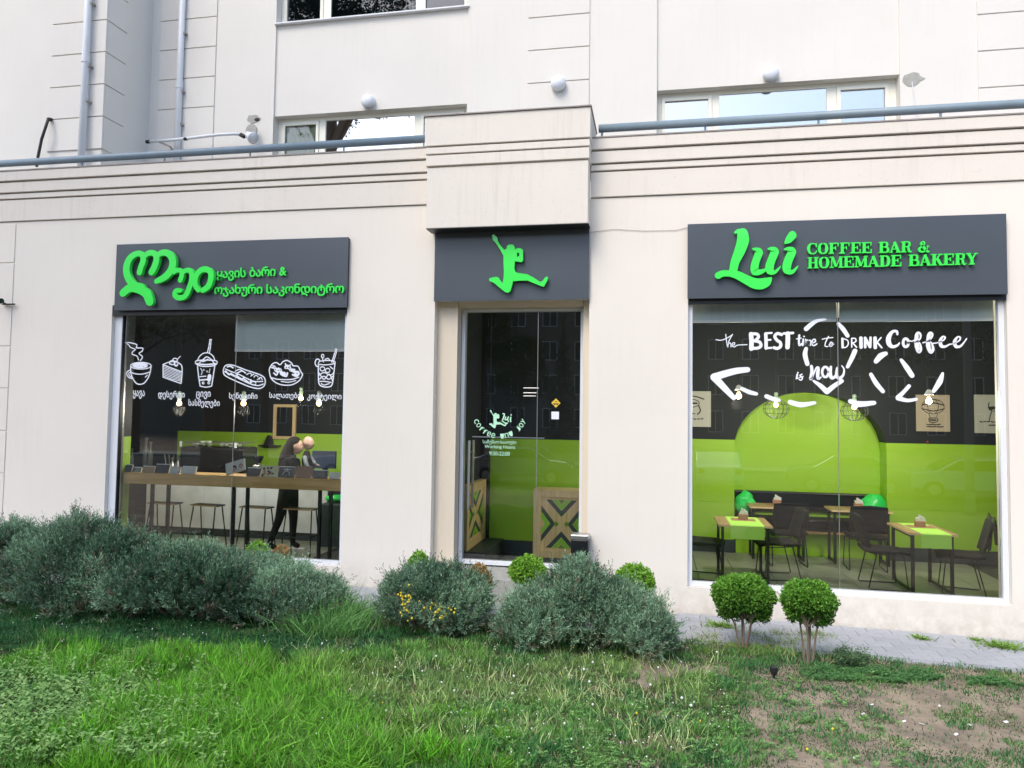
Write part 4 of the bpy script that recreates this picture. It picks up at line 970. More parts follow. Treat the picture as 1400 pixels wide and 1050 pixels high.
# bar stools
for i, (px, lb) in enumerate(((226, 'leftmost of the four bar stools under the window bar'), (285, 'second bar stool from the left under the window bar'), (352, 'third bar stool from the left under the window bar'), (412, 'rightmost of the four bar stools under the window bar'))):
    x, z = P(px, 687, 1.0)
    if i == 0:
        st = thing('bar_stool', lb, 'stool', (x, 1.0, FZ), 0, 'bar stools along the window bar'); h = z-FZ
        q = MB(); q.box(-.22, .22, -.09, .09, h-.016, h+.002); local('seat', q, MT['leather'], st, .004); q = MB(); q.box(-.218, .218, -.0945, -.0915, h-.012, h+.001); local('seat_edge', q, MT['oak'], st)
        for sx in (-1, 1):
            for sy in (-1, 1):
                q = MB(); q.tube([(sx*.18, sy*.07, h-.02), (sx*.21, sy*.16, 0)], .009, 6); local('leg', q, MT['black'], st)
        q = MB(); q.tube([(-.19, -.145, .25), (.19, -.145, .25), (.19, .145, .25), (-.19, .145, .25)], .007, 6, False, True); local('foot_ring', q, MT['black'], st)
    else:
        s2 = copy_tree(st); s2.location = (x, 1.0+rnd.uniform(-.04, .04), FZ); s2.rotation_euler = (0, 0, rnd.uniform(-.15, .15)); s2['label'] = lb
# service counter
t = thing('service_counter', 'grey concrete fronted service counter inside the left shop', 'counter', (-6.2, 2.2, FZ))
xe = [-7.75+.0]+[-7.75+k*(7.75-4.73)/6 for k in range(1, 7)]
for k in range(6):
    q = MB(); q.box(xe[k]+.002, xe[k+1]-.002, 1.95, 1.97, -.03, .66); q.build('front_panel', MT['concrete'], t)
q = MB(); q.box(-7.74, -4.74, 1.972, 2.6, FZ, .66); q.build('counter_body', MT['base'], t)
q = MB(); q.box(-7.80, -4.68, 1.90, 2.62, .662, .695); q.build('counter_top', MT['base'], t, .004)
q = MB(); q.box(-4.70, -3.72, 1.6, 2.2, FZ, .45); t2 = tag(q.build('side_cabinet', MT['base'], None, .005), 'dark low cabinet behind the right end of the bar', 'cabinet')
CT = .697
# espresso machine
t = thing('espresso_machine', 'large black espresso machine with pale cups stacked on top', 'coffee machine', (-6.7, 2.2, CT))
q = MB(); q.box(-7.25, -6.18, 2.02, 2.5, CT+.10, CT+.50); q.build('machine_body', MT['leather'], t, .04)
q = MB(); q.box(-7.2, -6.22, 2.0, 2.48, CT+.002, CT+.07); q.build('drip_tray', MT['black'], t, .01)
q = MB(); q.tube([(-7.22, 2.03, CT+.56), (-6.25, 2.03, CT+.56), (-6.25, 2.46, CT+.56), (-7.22, 2.46, CT+.56)], .009, 8, False, True); q.build('cup_rail', MT['steel'], t)
for x in (-7.24, -6.3):
    q = MB(); q.box(x, x+.03, 2.0, 2.02, CT+.50, CT+.58); q.build('rail_end', MT['blindbar'], t)
for x in (-6.95, -6.5): q = MB(); q.tube([(x, 2.02, CT+.22), (x, 1.88, CT+.20)], .018, 8); q.build('portafilter', MT['black'], t)
MT['cup'] = mat('pale_green_cup', (.50, .62, .45), .35)
cups = [(-7.13, 0), (-7.02, 0), (-6.93, .03), (-6.80, .035), (-6.68, 0), (-6.52, 0), (-6.42, .01), (-6.33, 0)]
for i, (x, dz) in enumerate(cups):
    q = MB(); r = rnd.uniform(.035, .05); q.lathe([(r*.6, 0), (r, .03), (r*1.05, .055+dz), (r*.9, .056+dz), (r*.5, .02)], (x, 2.1+rnd.uniform(0, .2), CT+.502), 14)
    tag(q.build('coffee_cup', MT['cup'], smooth=True), ('pale cup at the far left end on top of the espresso machine', 'pale cup second from left on the espresso machine', 'pale cup third from left on the espresso machine', 'tallest pale cup on the espresso machine', 'pale cup just right of the tallest on the espresso machine', 'pale cup third from right on the espresso machine', 'pale cup second from right on the espresso machine', 'pale cup at the far right end on top of the espresso machine')[i], 'cup', 'cups on top of the espresso machine')
t = thing('coffee_grinder', 'grey coffee grinder right of the espresso machine', 'grinder', (-6.0, 2.2, CT))
q = MB(); q.box(-6.12, -5.92, 2.1, 2.35, CT, CT+.16); q.box(-6.08, -5.96, 2.15, 2.3, CT+.16, CT+.24); q.build('grinder_body', MT['steel'], t, .015)
q = MB(); q.lathe([(.03, 0), (.08, .10), (.08, .13)], (-6.02, 2.22, CT+.24), 14); q.build('hopper', MT['carglass'], t)
q = MB(); q.box(-5.86, -5.62, 2.1, 2.4, CT, CT+.12); tag(q.build('card_terminal', MT['black'], None, .02), 'black till terminal on the counter beside the grinder', 'till')
def bottle(px, pyt, r, m, label, cat='bottle'):
    x = P(px, 630, 2.1)[0]; h = P(px, pyt, 2.1)[1]-CT; q = MB()
    q.lathe([(r, 0), (r, h*.62), (r*.45, h*.80), (r*.42, h*.93), (r*.6, h*.94), (r*.6, h)], (x, 2.1, CT), 14)
    tag(q.build('bottle' if cat == 'bottle' else 'jar', MT[m], smooth=True), label, cat, 'bottles and jars on the service counter')
MT['bottleglass'] = mat('smoky_bottle', (.12, .14, .14), .15)
bottle(199, 598, .045, 'bottleglass', 'tall smoky bottle at the left end of the service counter'); bottle(205, 604, .04, 'bottleglass', 'shorter smoky bottle beside the tall one')
bottle(180, 613, .03, 'bottleglass', 'slim glass at the far left of the counter', 'glass')
for px in (236, 244, 251): bottle(px, 626 if px != 244 else 624, .045, 'steel', {236: 'left', 244: 'middle', 251: 'right'}[px]+' steel canister of the trio left of the espresso machine', 'canister')
q = MB()
for k in range(3): q.tube([(-7.55+.05*k, 2.15, CT+.1), (-7.58+.08*k, 2.12, CT+.36)], .008, 6)
q.lathe([(.05, 0), (.055, .14)], (-7.5, 2.15, CT), 14); tag(q.build('utensil_pot', MT['steel']), 'steel pot of utensils on the counter left of the cups', 'utensil pot')
# shelf, picture frame and screen
x0, z0 = P(357, 608, 3.55); x1 = P(383, 608, 3.55)[0]
t = thing('wall_shelf', 'small dark shelf with triangular object on the green wall', 'shelf', (x0, 3.5, z0))
q = MB(); q.box(x0, x1, 3.44, 3.598, z0-.02, z0); q.build('shelf_board', MT['black'], t)
q = MB(); q.prism([(x0+.08, z0+.001), (x0+.24, z0+.001), (x0+.20, z0+.15), (x0+.15, z0+.17)], 3.48, 3.56); tag(q.build('shelf_ornament', MT['black']), 'dark pointed ornament standing on the small wall shelf', 'ornament')
a = P(373, 600, 3.57); c = P(405, 553, 3.57)
t = thing('picture_frame', 'pale wooden frame with dark picture behind the woman', 'picture', (a[0], 3.57, a[1]))
q = ring(a[0], c[0], a[1], c[1], .06, .06, .05, .05, 3.56, 3.598); q.build('frame', MT['pine'], t); q = MB(); q.box(a[0]+.06, c[0]-.06, 3.58, 3.597, a[1]+.05, c[1]-.05); q.build('picture', MT['walldark'], t)
t = thing('till_screen', 'wide dark screen on the counter right of the woman', 'monitor', (-4.9, 2.1, CT))
a = P(426, 640, 2.05); c = P(459, 617, 2.05); q = MB(); q.box(a[0], c[0], 2.05, 2.09, a[1], c[1]); q.build('screen_panel', MT['bluebook'], t, .006)
q = MB(); q.box((a[0]+c[0])/2-.04, (a[0]+c[0])/2+.04, 2.091, 2.12, CT-.0, a[1]+.1); q.build('stand', MT['black'], t)
def bag(x, y, z, r, label):
    me = MB(); me.ball((x, y, z+r[2]), r, 22, 16)
    o = me.build('plastic_bag', MT['bag'], None, 0, True)
    for v in o.data.vertices:
        n = float(fbm(v.co.x*14+3, v.co.z*14+v.co.y*9, 3)); d = v.co-Vector((x, y, z+r[2])); v.co = Vector((x, y, z+r[2]))+d*(.72+.6*n)
        if v.co.z < z: v.co.z = z
    return tag(o, label, 'bag', 'bright green plastic bags')
a = P(459, 689, 1.9); bag(a[0], 1.9, .451, (.14, .12, .055), 'flat bright green bag on the dark cabinet at the right end of the bar')

# ------------------------------------------------------------------ pendant bulbs
def pendant(px, py, Y, label, cone=False, cage=False, lit=15.):
    x, z = P(px, py, Y); t = thing('pendant_bulb', label, 'lamp', (x, Y, 3.19), 0, 'glowing bulbs hanging in the shop')
    q = MB(); q.tube([(x, Y, 3.19), (x, Y, z+.12)], .004, 6); q.build('cord', MT['black'], t)
    q = MB()
    if cone: q.lathe([(.05, .07), (.025, .12), (.015, .13)], (x, Y, z), 12)
    else: q.lathe([(.028, .045), (.03, .10), (.018, .12)], (x, Y, z), 12); q.ball((x, Y, z+.14), .028, 10, 6)
    q.build('lamp_holder', MT['shade' if not cone else 'paper'], t)
    q = MB(); q.lathe([(.012, .045), (.018, .03), (.034, 0), (.030, -.02), (.012, -.035), (.001, -.037)], (x, Y, z), 14); q.build('bulb', MT['bulb'], t, smooth=True)
    if cage:
        q = MB()
        for k in range(8):
            a = PI*k/8; q.tube([(x+.17*math.cos(a)*math.sin(u), Y+.17*math.sin(a)*math.sin(u), z-.06+.13*math.cos(u)) for u in [2*PI*j/16 for j in range(16)]], .003, 4, False, True)
        for zz, rr in ((-.06, .17), (-.12, .15), (.0, .15)): q.tube([(x+rr*math.cos(2*PI*j/20), Y+rr*math.sin(2*PI*j/20), z+zz) for j in range(20)], .003, 4, False, True)
        q.build('wire_cage', MT['cage'], t)
    ld = bpy.data.lights.new('bulb_light', 'POINT'); ld.energy = lit; ld.color = (1, .90, .76); ld.shadow_soft_size = .08
    lo = bpy.data.objects.new('bulb_light', ld); COL.objects.link(lo); lo.parent = t; lo.location = (0, 0, z-3.19-.10)
pendant(245, 551, 1.0, 'glowing bulb below the dessert drawing in the left window'); pendant(333, 551, 1.0, 'glowing bulb below the sandwich drawing'); pendant(436, 551, 1.0, 'glowing bulb below the cocktail drawing')
pendant(411.5, 544, 2.2, 'farther small glowing bulb between the salad and cocktail captions')
pendant(1010, 541, 1.0, 'glowing bulb with pale cone at the arrow head', True, False, 30); pendant(1270, 548, 1.0, 'glowing bulb with pale cone in front of the balloon poster', True, False, 30)
pendant(1061, 553, 2.2, 'caged glowing bulb in front of the left side of the arch', False, True, 4); pendant(1168, 556, 2.2, 'caged bulb in front of the right side of the arch', False, True, 4)


# ------------------------------------------------------------------ posters on the back wall
def poster(px0, py0, px1, py1, m, label, arts):
    Y = Y0-.03; a = P(px0, py1, Y); c = P(px1, py0, Y); w_, h = c[0]-a[0], c[1]-a[1]
    t = thing('poster', label, 'poster', (a[0], Y, a[1]), 0, 'printed posters on the dark back wall')
    q = MB(); q.box(0, w_, 0, .02, 0, h); local('poster_board', q, MT[m], t, .002)
    q = MB()
    for i, (pts, wd) in enumerate(arts): q.stroke([(u*w_, v*h) for u, v in pts], wd*1.5, -.0012-.00003*i, -.0002)
    local('poster_print', q, MT['ink'], t); return t
words = lambda y, x0, x1, n, hh: [([(x0+(x1-x0)*(k+.2)/n, y), (x0+(x1-x0)*(k+.75)/n, y+hh*((k*7) % 3-1))], .011) for k in range(n)]
balloon = [(ell(.5, .68, .33, .20, 0, 360, 16), .006), (ell(.5, .68, .16, .20, 0, 360, 12), .005), ([(.18, .72), (.5, .78), (.82, .72)], .012), ([(.17, .62), (.5, .56), (.83, .62)], .010), ([(.3, .84), (.5, .88), (.7, .84)], .009), ([(.36, .5), (.42, .36)], .005), ([(.64, .5), (.58, .36)], .005), ([(.38, .36), (.62, .36), (.6, .26), (.4, .26), (.38, .36)], .008), ([(.42, .31), (.58, .31)], .014)]+words(.19, .3, .72, 6, .012)+words(.13, .3, .8, 9, .003)
llama = [([(.38, .80), (.36, .68), (.40, .60), (.44, .68), (.56, .68), (.62, .60), (.64, .70), (.62, .80)], .008), ([(.40, .68), (.44, .58), (.40, .45), (.38, .34)], .008), ([(.60, .68), (.57, .58), (.62, .46)], .007), ([(.40, .655), (.48, .655)], .028), ([(.53, .655), (.61, .655)], .028), ([(.44, .60), (.50, .57), (.56, .60)], .006), ([(.78, .52), (.80, .44), (.76, .42)], .014), ([(.62, .55), (.72, .50), (.70, .42)], .006)]+words(.30, .12, .98, 9, .012)+words(.21, .36, .7, 5, .005)
bird = [([(.2, .80), (.5, .86), (.8, .78)], .012), (ell(.45, .66, .22, .11), .007), ([(.3, .66), (.6, .66)], .016), ([(.45, .55), (.42, .40), (.55, .36)], .008), ([(.65, .6), (.7, .45), (.62, .35)], .012)]+words(.22, .2, .8, 6, .01)
poster(1253, 540, 1298.5, 589.5, 'poster', 'tan poster with hot air balloon drawing behind a glowing bulb', balloon)
poster(1333, 540, 1385, 592, 'poster2', 'grey poster with eared animal drawing at the right window edge', llama)
poster(924, 535, 972, 583, 'poster2', 'grey poster with sketch at the left edge of the right window', bird)

# ------------------------------------------------------------------ tables and chairs in the right window
def table(x0, x1, y0, y1, zt, label, runner=True):
    t = thing('cafe_table', label, 'table', ((x0+x1)/2, (y0+y1)/2, FZ), 0, 'small cafe tables on black steel legs')
    w_, d, h = (x1-x0)/2, (y1-y0)/2, zt-FZ
    q = MB(); q.box(-w_, w_, -d, d, h-.024, h); local('tabletop', q, MT['tabletop'], t, .003)
    q = MB(); q.box(-w_, w_, -d-.0012, -d-.0003, h-.023, h-.002); q.box(-w_-.0012, -w_-.0003, -d, d, h-.023, h-.002); local('edge_band', q, MT['pine'], t)
    for sx in (-1, 1):
        for sy in (-1, 1):
            q = MB(); X, Y = sx*(w_-.05), sy*(d-.06); q.box(X-.016, X+.016, Y-.016, Y+.016, 0, h-.025); local('leg', q, MT['black'], t)
        q = MB(); X = sx*(w_-.05); q.box(X-.012, X+.012, -d+.08, d-.08, .012, .036); q.box(X-.012, X+.012, -d+.08, d-.08, h-.06, h-.026); local('leg_brace', q, MT['black'], t)
    zt2 = zt+.0015
    if runner:
        q = MB(); rw = w_*.62; cx_ = (x0+x1)/2+.02; pts = []
        prof = [(y1-.02, zt2), (y0-.002, zt2), (y0-.014, zt2-.01), (y0-.018, zt2-.16)]
        for x in (cx_-rw, cx_+rw): pts += [(x, y, z) for y, z in prof]+[(x, y-.002, z+.002) for y, z in prof]
        f = []
        for k in range(3): f += [(k, k+1, k+9, k+8), (k+4, k+12, k+13, k+5), (k, k+4, k+5, k+1), (k+8, k+9, k+13, k+12)]
        f += [(0, 8, 12, 4), (3, 7, 15, 11)]; q.add(pts, f)
        tag(q.build('table_runner', MT['runner']), 'lime runner hanging over the front of '+label.replace('small ', ''), 'table runner', 'lime table runners')
        zt2 += .004
    q = MB(); cx_ = (x0+x1)/2+.02; cy_ = y0+(y1-y0)*.62; q.box(cx_-.14, cx_+.14, cy_-.10, cy_+.10, zt2, zt2+.003)
    tag(q.build('placemat', MT['kraft']), 'thin brown menu card lying on '+label.replace('small ', ''), 'menu card', 'brown cards on the cafe tables')
    zc = zt2+.0035; k = thing('napkin_holder', 'brown block holding white napkins on '+label.replace('small ', ''), 'napkin holder', (cx_, cy_, zc), 0, 'napkin holders on the cafe tables')
    q = MB(); q.box(-.055, .055, -.03, .03, 0, .065); local('holder', q, MT['kraft'], k, .006)
    q = MB()
    for j in range(5): a = -.04+j*.02; q.box(a, a+.016, -.02, .02, .05, .10+.012*((j*3) % 4), Matrix.Rotation(rnd.uniform(-.3, .3), 3, 'Y'))
    local('napkin', q, MT['paper'], k)
    return t
TZ = .53
def corners(pa, pb, z=TZ): return G(*pa, z), G(*pb, z)
(a, b_) = corners((1242, 728), (1312, 732)); RTx = (a[0], b_[0]); RTy = (a[1]+b_[1])/2
table(RTx[0], RTx[1], RTy, RTy+.80, TZ, 'small table at the front right of the right window')
(a, b_) = corners((982, 716), (1058, 721)); LTx = (a[0], b_[0]); LTy = (a[1]+b_[1])/2
table(LTx[0], LTx[1], LTy, LTy+.72, TZ, 'small table at the front left of the right window')
(a, b_) = corners((1025, 692), (1105, 695.5), .57); BLx = (a[0], b_[0]); BLy = (a[1]+b_[1])/2
table(BLx[0], BLx[1], BLy, BLy+.46, .57, 'small table at the left of the bench niche', False)
(a, b_) = corners((1137, 697), (1222, 700.5), .57); BRx = (a[0], b_[0]); BRy = (a[1]+b_[1])/2
table(BRx[0], BRx[1], BRy, BRy+.46, .57, 'small table at the right of the bench niche', False)
# chair: moulded seat and back on a sled base; faces local +x
def make_chair(label):
    t = thing('cafe_chair', label, 'chair', (0, 0, 0), 0, 'black upholstered chairs on wire sled legs')
    sh = .43
    def sheet(fn, nu, nv, th):
        q = MB(); vs = [fn(i/nu, j/nv) for i in range(nu+1) for j in range(nv+1)]; nrm = Vector(fn(.5, .5, True)); n = len(vs)
        f = []
        for i in range(nu):
            for j in range(nv): a = i*(nv+1)+j; f += [(a, a+1, a+nv+2, a+nv+1), (a+n, a+nv+1+n, a+nv+2+n, a+1+n)]
        bd = [i*(nv+1) for i in range(nu+1)]+[nu*(nv+1)+j for j in range(1, nv+1)]+[i*(nv+1)+nv for i in range(nu-1, -1, -1)]+[j for j in range(nv-1, 0, -1)]
        for k in range(len(bd)): a, c = bd[k], bd[(k+1) % len(bd)]; f.append((a, c, c+n, a+n))
        q.add([tuple(v) for v in vs]+[tuple(Vector(v)-nrm*th) for v in vs], f); return q
    def seat(u, v, nn=False):
        if nn: return (0, 0, 1)
        x = -.22+.46*u; y = (-.23+.46*v)*(1-.10*u*u); return (x, y, sh+.012*math.cos((v-.5)*PI)*-1+.015-.05*max(0, u-.8)*2+.03*max(0, .25-u))
    local('seat', sheet(seat, 8, 8, .03), MT['blackcloth'], t, 0, True)
    def back(u, v, nn=False):
        if nn: return (-1, 0, .15)
        z = sh+.06+.36*u; y = (-.235+.47*v)*(1-.08*u); return (-.215-.09*u-.02*math.cos((v-.5)*PI)+.0, y, z-.02*abs(v-.5)*2*u)
    local('backrest', sheet(back, 8, 8, .028), MT['blackcloth'], t, 0, True)
    for sy in (-1, 1):
        q = MB(); q.tube([(-.26, sy*.19, sh+.12), (-.20, sy*.20, sh-.01), (-.03, sy*.21, sh-.03), (.16, sy*.21, sh-.04), (.20, sy*.22, .03), (.19, sy*.22, .010), (.17, sy*.22, .008), (-.20, sy*.22, .008), (-.22, sy*.22, .02), (-.13, sy*.21, sh-.035)], .0075, 6)
        local('sled_leg', q, MT['black'], t)
    q = MB(); q.tube([(.16, -.21, sh-.04), (.16, .21, sh-.04)], .007, 6); q.tube([(-.13, -.21, sh-.035), (-.13, .21, sh-.035)], .007, 6); local('cross_rod', q, MT['black'], t)
    return t
ch0 = make_chair('black chair pulled up left of the front right table')
ymid = RTy+.38
ch0.location = (RTx[0]-.18, ymid-.05, FZ)
def chair(x, y, rz, label): c = copy_tree(ch0); c.location = (x, y, FZ); c.rotation_euler = (0, 0, rz); c['label'] = label; return c
cr = chair(RTx[1]+.10, RTy+.24, PI-.25, 'black chair with a coat on its back right of the front right table')
chair(LTx[1]+.12, LTy+.50, PI+.1, 'black chair at the right side of the front left table')
chair(LTx[0]-.15, LTy+.30, -.15, 'black chair cut off by the left edge of the right window')
chair((BLx[0]+BLx[1])/2+.06, BLy-.18, PI/2+.08, 'black chair seen from behind at the left niche table')
chair((BRx[0]+BRx[1])/2-.02, BRy-.16, PI/2-.05, 'black chair seen from behind at the right niche table')
# coat over the right chair
q = MB(); n = 12; vs = []
for i in range(n+1):
    for j in range(n+1):
        u, v = i/n, j/n; s = u*2-1
        z = sh_ = .43+.44-.34*abs(s)**1.15; y = -.26+.52*v; x = -.31-.07*s+.02*math.sin(v*17+u*5)*abs(s)
        vs.append((x, y*(1+.06*abs(s)), z+.012*math.sin(v*9)))
vs2 = [(a-.0, b_, c+.012) for a, b_, c in vs]; N = len(vs); f = []
for i in range(n):
    for j in range(n): a = i*(n+1)+j; f += [(a, a+1, a+n+2, a+n+1), (a+N, a+n+1+N, a+n+2+N, a+1+N)]
q.add(vs+vs2, f); cv = q.build('jacket', MT['leather'], None, 0, True); cv.location = cr.location; cv.rotation_euler = cr.rotation_euler
tag(cv, 'black jacket hung over the chair at the right window edge', 'jacket')
# bench in the niche
t = thing('niche_bench', 'wall bench with black cushions inside the green arched niche', 'bench', (2.15, 2.85, FZ))
zs = P(1110, 727, 2.60)[1]
q = MB(); q.box(AX0+.005, AX1-.005, 2.60, 3.03, zs-.03, zs); q.build('bench_seat', MT['oak'], t, .004)
q = MB(); q.box(AX0+.01, AX1-.01, 2.605, 2.99, zs+.001, P(1110, 711, 2.6)[1]); q.build('seat_cushion', MT['leather'], t, .02)
q = MB(); q.box(AX0+.01, AX1-.01, 2.95, 3.035, P(1110, 699, 2.95)[1], P(1110, 673.5, 2.95)[1]); q.build('back_cushion', MT['leather'], t, .02)
q = MB(); q.box(AX0+.02, AX1-.02, 2.74, 2.76, FZ, zs-.031); q.build('bench_front', MT['wallgreen'], t)
zc = P(1110, 711, 2.6)[1]+.002
a = P(1019, 690, 2.75); bag(a[0], 2.78, zc, (.15, .12, .17), 'tall crumpled green bag at the left end of the niche bench')
a = P(1193, 690, 2.85); bag(a[0], 2.84, BRy*0+.575 if False else zc+.02, (.16, .12, .17), 'crumpled green bag at the right end of the niche bench')
a = P(1268, 604, Y0-.02); q = MB(); q.ball((a[0], Y0-.02, a[1]), .012, 8, 6); tag(q.build('indicator_light', MT['red']), 'tiny red indicator on the dark wall under the balloon poster', 'indicator light')

# ------------------------------------------------------------------ woman holding a baby
PW = thing('person', 'woman in black with long dark hair holding a baby at the bar', 'person', (-5.0, 1.25, FZ)); PW.scale = (.95, .95, .93)
def skin(name, pts, edges, m, parent, sub=2, flat=1.):
    me = bpy.data.meshes.new(name); me.from_pydata([p[:3] for p in pts], edges, []); o = bpy.data.objects.new(name, me); COL.objects.link(o)
    o.modifiers.new('skin', 'SKIN')
    for i, p in enumerate(pts):
        r = p[3]; me.skin_vertices[0].data[i].radius = (r, r*(p[4] if len(p) > 4 else 1)) if not isinstance(r, tuple) else r
    me.skin_vertices[0].data[0].use_root = True
    s = o.modifiers.new('sub', 'SUBSURF'); s.levels = sub; s.render_levels = sub
    me.materials.append(m); o.parent = parent
    bpy.context.view_layer.update(); dg = bpy.context.evaluated_depsgraph_get()
    nm = bpy.data.meshes.new_from_object(o.evaluated_get(dg)); o.modifiers.clear(); o.data = nm
    nm.polygons.foreach_set('use_smooth', [True]*len(nm.polygons)); return o
# she faces photo right (+x), weight on one leg
pts = [(0, 0, .90, .135, .95), (.01, 0, 1.02, .115), (.02, 0, 1.16, .125), (.03, 0, 1.28, .13), (.05, 0, 1.37, .07), (.075, 0, 1.44, .048),
       (.00, -.09, .84, .105), (-.07, -.10, .48, .065), (-.22, -.10, .09, .042), (-.10, -.10, .04, .04),
       (.02, .09, .84, .105), (.05, .10, .47, .065), (.04, .10, .09, .042), (.16, .10, .04, .04),
       (.03, -.17, 1.31, .062), (.02, -.21, 1.10, .048), (.17, -.18, 1.02, .04), (.26, -.10, 1.05, .03),
       (.03, .17, 1.31, .062), (.06, .21, 1.10, .048), (.22, .15, 1.05, .04), (.30, .06, 1.08, .03)]
ed = [(0, 1), (1, 2), (2, 3), (3, 4), (4, 5), (0, 6), (6, 7), (7, 8), (8, 9), (0, 10), (10, 11), (11, 12), (12, 13), (3, 14), (14, 15), (15, 16), (16, 17), (3, 18), (18, 19), (19, 20), (20, 21)]
skin('body', pts, ed, MT['cloth'], PW)
def head(parent, c, r, hairm=None, name='head'):
    q = MB(); q.ball(c, (r*1.05, r*.82, r*1.2), 20, 16); o = q.build(name, MT['skin'], None, 0, True)
    for v in o.data.vertices:
        d = v.co-Vector(c)
        if d.x > 0:
            v.co.x += .14*r*math.exp(-((d.z+.05*r)/(.16*r))**2-(d.y/(.16*r))**2)*1.6          # nose
            v.co.x -= .08*r*math.exp(-((d.z-.25*r)/(.18*r))**2-((abs(d.y)-.33*r)/(.2*r))**2)     # eye sockets
            v.co.x += .06*r*math.exp(-((d.z+.55*r)/(.12*r))**2-(d.y/(.3*r))**2)               # lips
        if d.z < -.4*r: v.co.y = c[1]+d.y*.82
    for sy in (-1, 1): pass
    o.parent = parent
    q = MB()
    for sy in (-1, 1): q.ball((c[0]+.86*r, c[1]+sy*.33*r, c[2]+.22*r), .09*r, 8, 6)
    e = q.build('eye', MT['ink'], None, 0, True); e.parent = o
    q = MB()
    for sy in (-1, 1): q.ball((c[0]-.05*r, c[1]+sy*.82*r, c[2]), (.16*r, .07*r, .26*r), 8, 6)
    e = q.build('ear', MT['skin'], None, 0, True); e.parent = o
    return o
head(PW, (.12, 0, 1.545), .095)
q = MB(); q.ball((.075, 0, 1.575), (.118, .105, .122), 20, 14); hr = q.build('hair', MT['hair'], None, 0, True); hr.parent = PW; hr.name = 'hair'
for v in hr.data.vertices:
    if v.co.x > .10 and v.co.z < 1.60: v.co.x = .10
hl = skin('long_hair', [(.045, 0, 1.60, .10), (.0, 0, 1.50, .10), (-.045, 0, 1.38, .105), (-.075, 0, 1.26, .10), (-.085, 0, 1.12, .06)], [(0, 1), (1, 2), (2, 3), (3, 4)], MT['hair'], PW)
q = MB()
for x, y in ((-.14, -.10), (.12, .10)): q.box(x-.13, x+.13, y-.045, y+.045, .0, .022)
sh = q.build('shoe_sole', MT['paper'], None, .01); sh.parent = PW
def hand(parent, base, d, up, s=1.):
    base = Vector(base); d = Vector(d).normalized(); up = Vector(up).normalized(); sd = d.cross(up)
    pts = [tuple(base)+(.022*s,), tuple(base+d*.05*s)+(.028*s, .5)]; ed = [(0, 1)]
    for k, (off, ln) in enumerate(((-.026, .060), (-.009, .070), (.009, .066), (.026, .052))):
        b = base+d*.055*s+sd*off*s; i = len(pts)
        pts += [tuple(b)+(.0095*s,), tuple(b+d*ln*.5*s-up*.008*s)+(.0085*s,), tuple(b+d*ln*.9*s-up*.03*s)+(.007*s,)]; ed += [(1, i), (i, i+1), (i+1, i+2)]
    i = len(pts); b = base+d*.015*s-sd*.028*s; pts += [tuple(b-sd*.012*s)+(.011*s,), tuple(b+d*.04*s-sd*.025*s-up*.01*s)+(.009*s,)]; ed += [(0, i), (i, i+1)]
    skin('hand', pts, ed, MT['skin'], parent, 1)
hand(PW, (.27, -.09, 1.055), (1, .35, .1), (0, 0, 1)); hand(PW, (.31, .05, 1.09), (.6, -.8, .1), (0, 0, 1))
BB = thing('person', 'bald baby in dark top with grey sleeve held at the woman\'s chest', 'person', (-4.75, 1.28, FZ+1.07))
pts = [(0, 0, .04, .085), (0, 0, .16, .078), (.0, 0, .27, .05), (.01, 0, .32, .035), (.06, -.05, .02, .05), (.14, -.06, -.10, .035), (.13, -.06, -.17, .03), (.06, .05, .02, .05), (.14, .06, -.10, .035), (.13, .06, -.17, .03)]
skin('body', pts, [(0, 1), (1, 2), (2, 3), (0, 4), (4, 5), (5, 6), (0, 7), (7, 8), (8, 9)], MT['cloth'], BB)
skin('sleeve', [(.0, -.07, .25, .035), (.05, -.11, .14, .03), (.10, -.10, .05, .024)], [(0, 1), (1, 2)], MT['denim'], BB)
skin('sleeve', [(.0, .07, .25, .035), (.05, .10, .16, .03), (.11, .06, .12, .024)], [(0, 1), (1, 2)], MT['denim'], BB)
hand(BB, (.10, -.10, .045), (.8, 0, -.6), (.6, 0, .8), .55); hand(BB, (.115, .055, .12), (.9, -.3, 0), (0, 0, 1), .55)
head(BB, (.02, 0, .415), .078)
